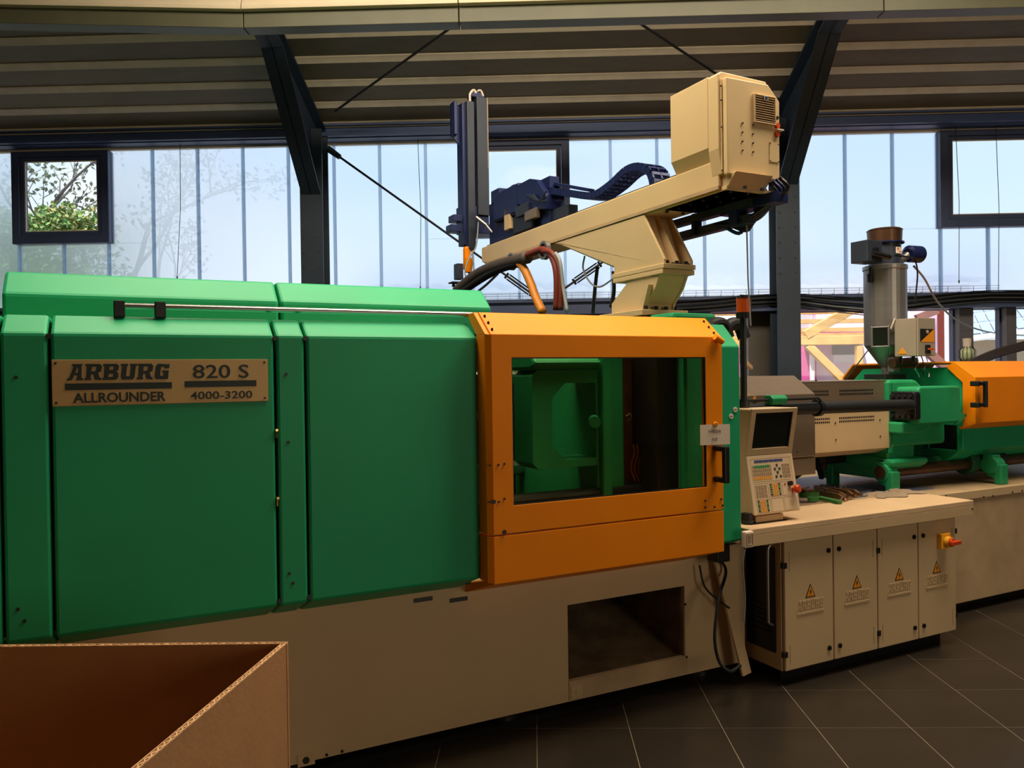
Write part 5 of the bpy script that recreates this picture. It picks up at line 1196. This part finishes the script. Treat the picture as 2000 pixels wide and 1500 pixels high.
# solar-roofed house
ys = 24.0
so_h = thing('solar_house', 'pale house with rows of blue solar panels on its roof', 'house', (out_(1980, 690, ys)[0], ys+2, 0), 'r')
xs0 = out_(1878, 690, ys)[0]; ztp = out_(1900, 661, ys)[2]
part('wall', MB().box(xs0, xs0+9, ys, ys+8, -.05, ztp-.05), HOUSE, so_h)
# roof plane: low along its front edge, climbing to the right and back
R0 = Vector(out_(1875, 662, ys-.6)); R1 = Vector(out_(2080, 637, ys-.6)); up_ = Vector((2.2, 5.0, 1.6))
rf_ = part('roof', MB().obox(R0, R1-R0, up_, (0, 0, -.12)), WHITE, so_h)
ex = (R1-R0)/9
for i in range(9):
    for j in range(4):
        o0 = R0+ex*(i+.06)+up_*(.04+j*.24)+Vector((0, 0, .04))
        part('solar_panel', MB().obox(o0, ex*.88, up_*.215, (0, 0, .03)), SOLAR, rf_)
part('gutter', MB().cyl(R0+Vector((0, -.1, -.05)), R1+Vector((0, -.1, -.05)), .07, None, 8), WHITE, so_h)
# white car roof, wire-guarded lamp and rope of cables by the far post
cq = Vector(out_(1992, 722, 12))
car = thing('parked_car', 'pale car seen outside at the window end, behind the orange guard', 'car', (cq.x+1.5, 12.8, -.05), 'r')
cprof = [(0, .45), (.02, .85), (1.1, 1.0), (1.7, 1.42), (3.1, 1.45), (3.8, 1.02), (4.3, .95), (4.35, .45)]
sc_ = (cq.z+.05)/1.45 if cq.z > .5 else 1
part('body', MB().prism([(cq.x-.5+x_, -.05+.0+z_*sc_) for x_, z_ in cprof], 'y', 12, 13.7), mat('pale_car_paint', (196, 214, 230), .25, coat=.5), car, .06)
part('side_window', MB().prism([(cq.x-.5+1.25, 1.02*sc_-.03), (cq.x-.5+1.75, 1.34*sc_-.03), (cq.x-.5+3.0, 1.36*sc_-.03), (cq.x-.5+3.5, 1.02*sc_-.03)], 'y', 11.985, 12.0), SCRN, car)
for x_ in (.85, 3.45): part('wheel', MB().wheel((cq.x-.5+x_, 12.1, .29), 'y', .33, .2, 24), RUBBER, car)
yl = YW-.5
lq = at(1889, 690, 'r', y=yl)
wl = thing('inspection_lamp', 'round wire-guarded work lamp hanging by the window post above the orange guard', 'lamp', (lq[0], yl, lq[2]-.1), 'r')
part('lamp_glass', MB().tube([(lq[0], yl, lq[2]-.08), (lq[0], yl, lq[2]-.04), (lq[0], yl, lq[2]+.03), (lq[0], yl, lq[2]+.06)], [.03, .06, .06, .03], 14), mat('lamp_glass_green', (206, 214, 160), .3), wl, smooth=True)
part('lamp_neck', MB().cyl((lq[0], yl, lq[2]+.06), (lq[0], yl, lq[2]+.15), .035, .04, 12), PAPER, wl)
for k in range(6):
    a = k*PI/6
    part('guard_wire', MB().tube([(lq[0]+math.cos(a)*r_*s_, yl+math.sin(a)*r_*s_, lq[2]+z_) for s_, seq in ((1, ((.045, .07), (.075, .03), (.075, -.05), (.03, -.10))), (-1, ((.03, -.10), (.075, -.05), (.075, .03), (.045, .07)))) for r_, z_ in seq], .003, 5), DKST, wl)
cq2 = at(1900, 715, 'r', y=7.6); cbt = thing('cable_bundle', 'brown bundle of cables sweeping up to the window post behind the orange guard', 'cable bundle', tuple(cq2), 'r')
for k in range(5):
    pts = [at(1850+k*3, 722, 'r', y=7.4), at(1905, 712-k*3, 'r', y=7.6), at(1950, 694-k*3, 'r', y=7.8), at(2010, 678-k*3, 'r', y=8.0)]
    part('cable', MB().tube(curve(pts, 6), .022-.002*k, 8), mat('bundle_cable', (74, 62, 60), .6) if k == 0 else MATS['bundle_cable'], cbt)

# ---- trees and hedge by the square window
def leafball(mb, c, r, n, sz, fl=1.):
    for _ in range(n):
        d_ = Vector((random.gauss(0, 1), random.gauss(0, 1), random.gauss(0, 1))).normalized()*r*(random.random()**.4)
        d_.z *= fl; p = Vector(c)+d_
        a_ = Vector((random.uniform(-1, 1), random.uniform(-1, 1), random.uniform(-1, 1))).normalized()*sz; b_ = a_.cross(Vector((random.uniform(-1, 1), random.uniform(-1, 1), random.uniform(-1, 1)))).normalized()*sz*.6
        mb.add([p-a_, p-b_, p+a_, p+b_], [(0, 1, 2, 3)])
    return mb
def branch(mb, p, d, L, r, lv, tips):
    q = p+d*L; mid = (p+q)/2+Vector((random.uniform(-1, 1), random.uniform(-1, 1), random.uniform(-1, 1)))*L*.06
    mb.tube([p, mid, q], [r, r*.8, r*.6], 6)
    if lv == 0: tips.append(q); return
    for k in range(2 if lv > 2 else 3):
        dd = (d+Vector((random.uniform(-.8, .8), random.uniform(-.8, .8), random.uniform(-.3, .7)))).normalized()
        branch(mb, q if k else mid, dd, L*.68, r*.55, lv-1, tips)
def tree(name, lab, x, y, h, r, lv, lean, m_, nl, sz, tilt=0, cat='tree'):
    t = thing(name, lab, cat, (x, y, -.05), 'r'); tips = []; mb = MB()
    branch(mb, Vector((x, y, -.05)), Vector((lean, 0, 1)).normalized(), h, r, lv, tips)
    part('trunk', mb, BARK, t)
    f_ = MB()
    for tp_ in tips: leafball(f_, tp_, .55, nl, sz)
    part('foliage', f_, m_, t, kind='stuff')
yT = 19.
random.seed(11)
x_ = out_(58, 400, yT)[0]
tree('old_tree', 'tall old tree with a dark trunk and sparse leaves outside the square window', x_, yT, 3.1, .22, 5, .04, LEAFD, 12, .07)
x_ = out_(118, 400, yT)[0]
tree('young_tree', 'thin half-bare young tree rising above the hedge outside the square window', x_+.1, yT-1, 2.6, .07, 4, -.05, LEAFD, 9, .05)
x_ = out_(215, 330, 24)[0]
tree('leafy_tree', 'leafy tree at the edge of the view outside the square window', x_+.5, 24, 4.2, .2, 4, -.05, LEAFD, 26, .09)
hz_ = out_(100, 404, 15)
hd = MB(); hd2 = MB()
for k in range(24):
    x_ = out_(-130, 400, 15)[0]+k*.14; zt2 = hz_[2]-.15+.12*math.sin(k*.8)+.1*random.random()+.03*(k-14)*.1
    leafball(hd if random.random() < .6 else hd2, (x_, 15+random.uniform(-.4, .4), zt2-.35), .5, 260, .055, .8)
    leafball(hd, (x_, 15+random.uniform(-.3, .3), zt2-1.2), .7, 110, .07)
    leafball(hd, (x_, 15+random.uniform(-.3, .3), zt2-2.3), .8, 60, .09)
hg = thing('garden_hedge', 'bushy green hedge with ochre blossom outside the square window', 'hedge', (hz_[0], 15, -.05), 'r')
part('foliage', hd, LEAF, hg, kind='stuff'); part('blossom', hd2, LEAF2, hg, kind='stuff')
part('stem', MB().cyl((hz_[0]-1, 15, -.05), (hz_[0]-1, 15, 2.8), .06, .03, 8), BARK, hg)
part('stem', MB().cyl((hz_[0]+1, 15.1, -.05), (hz_[0]+1.1, 15, 2.8), .06, .03, 8), BARK, hg)
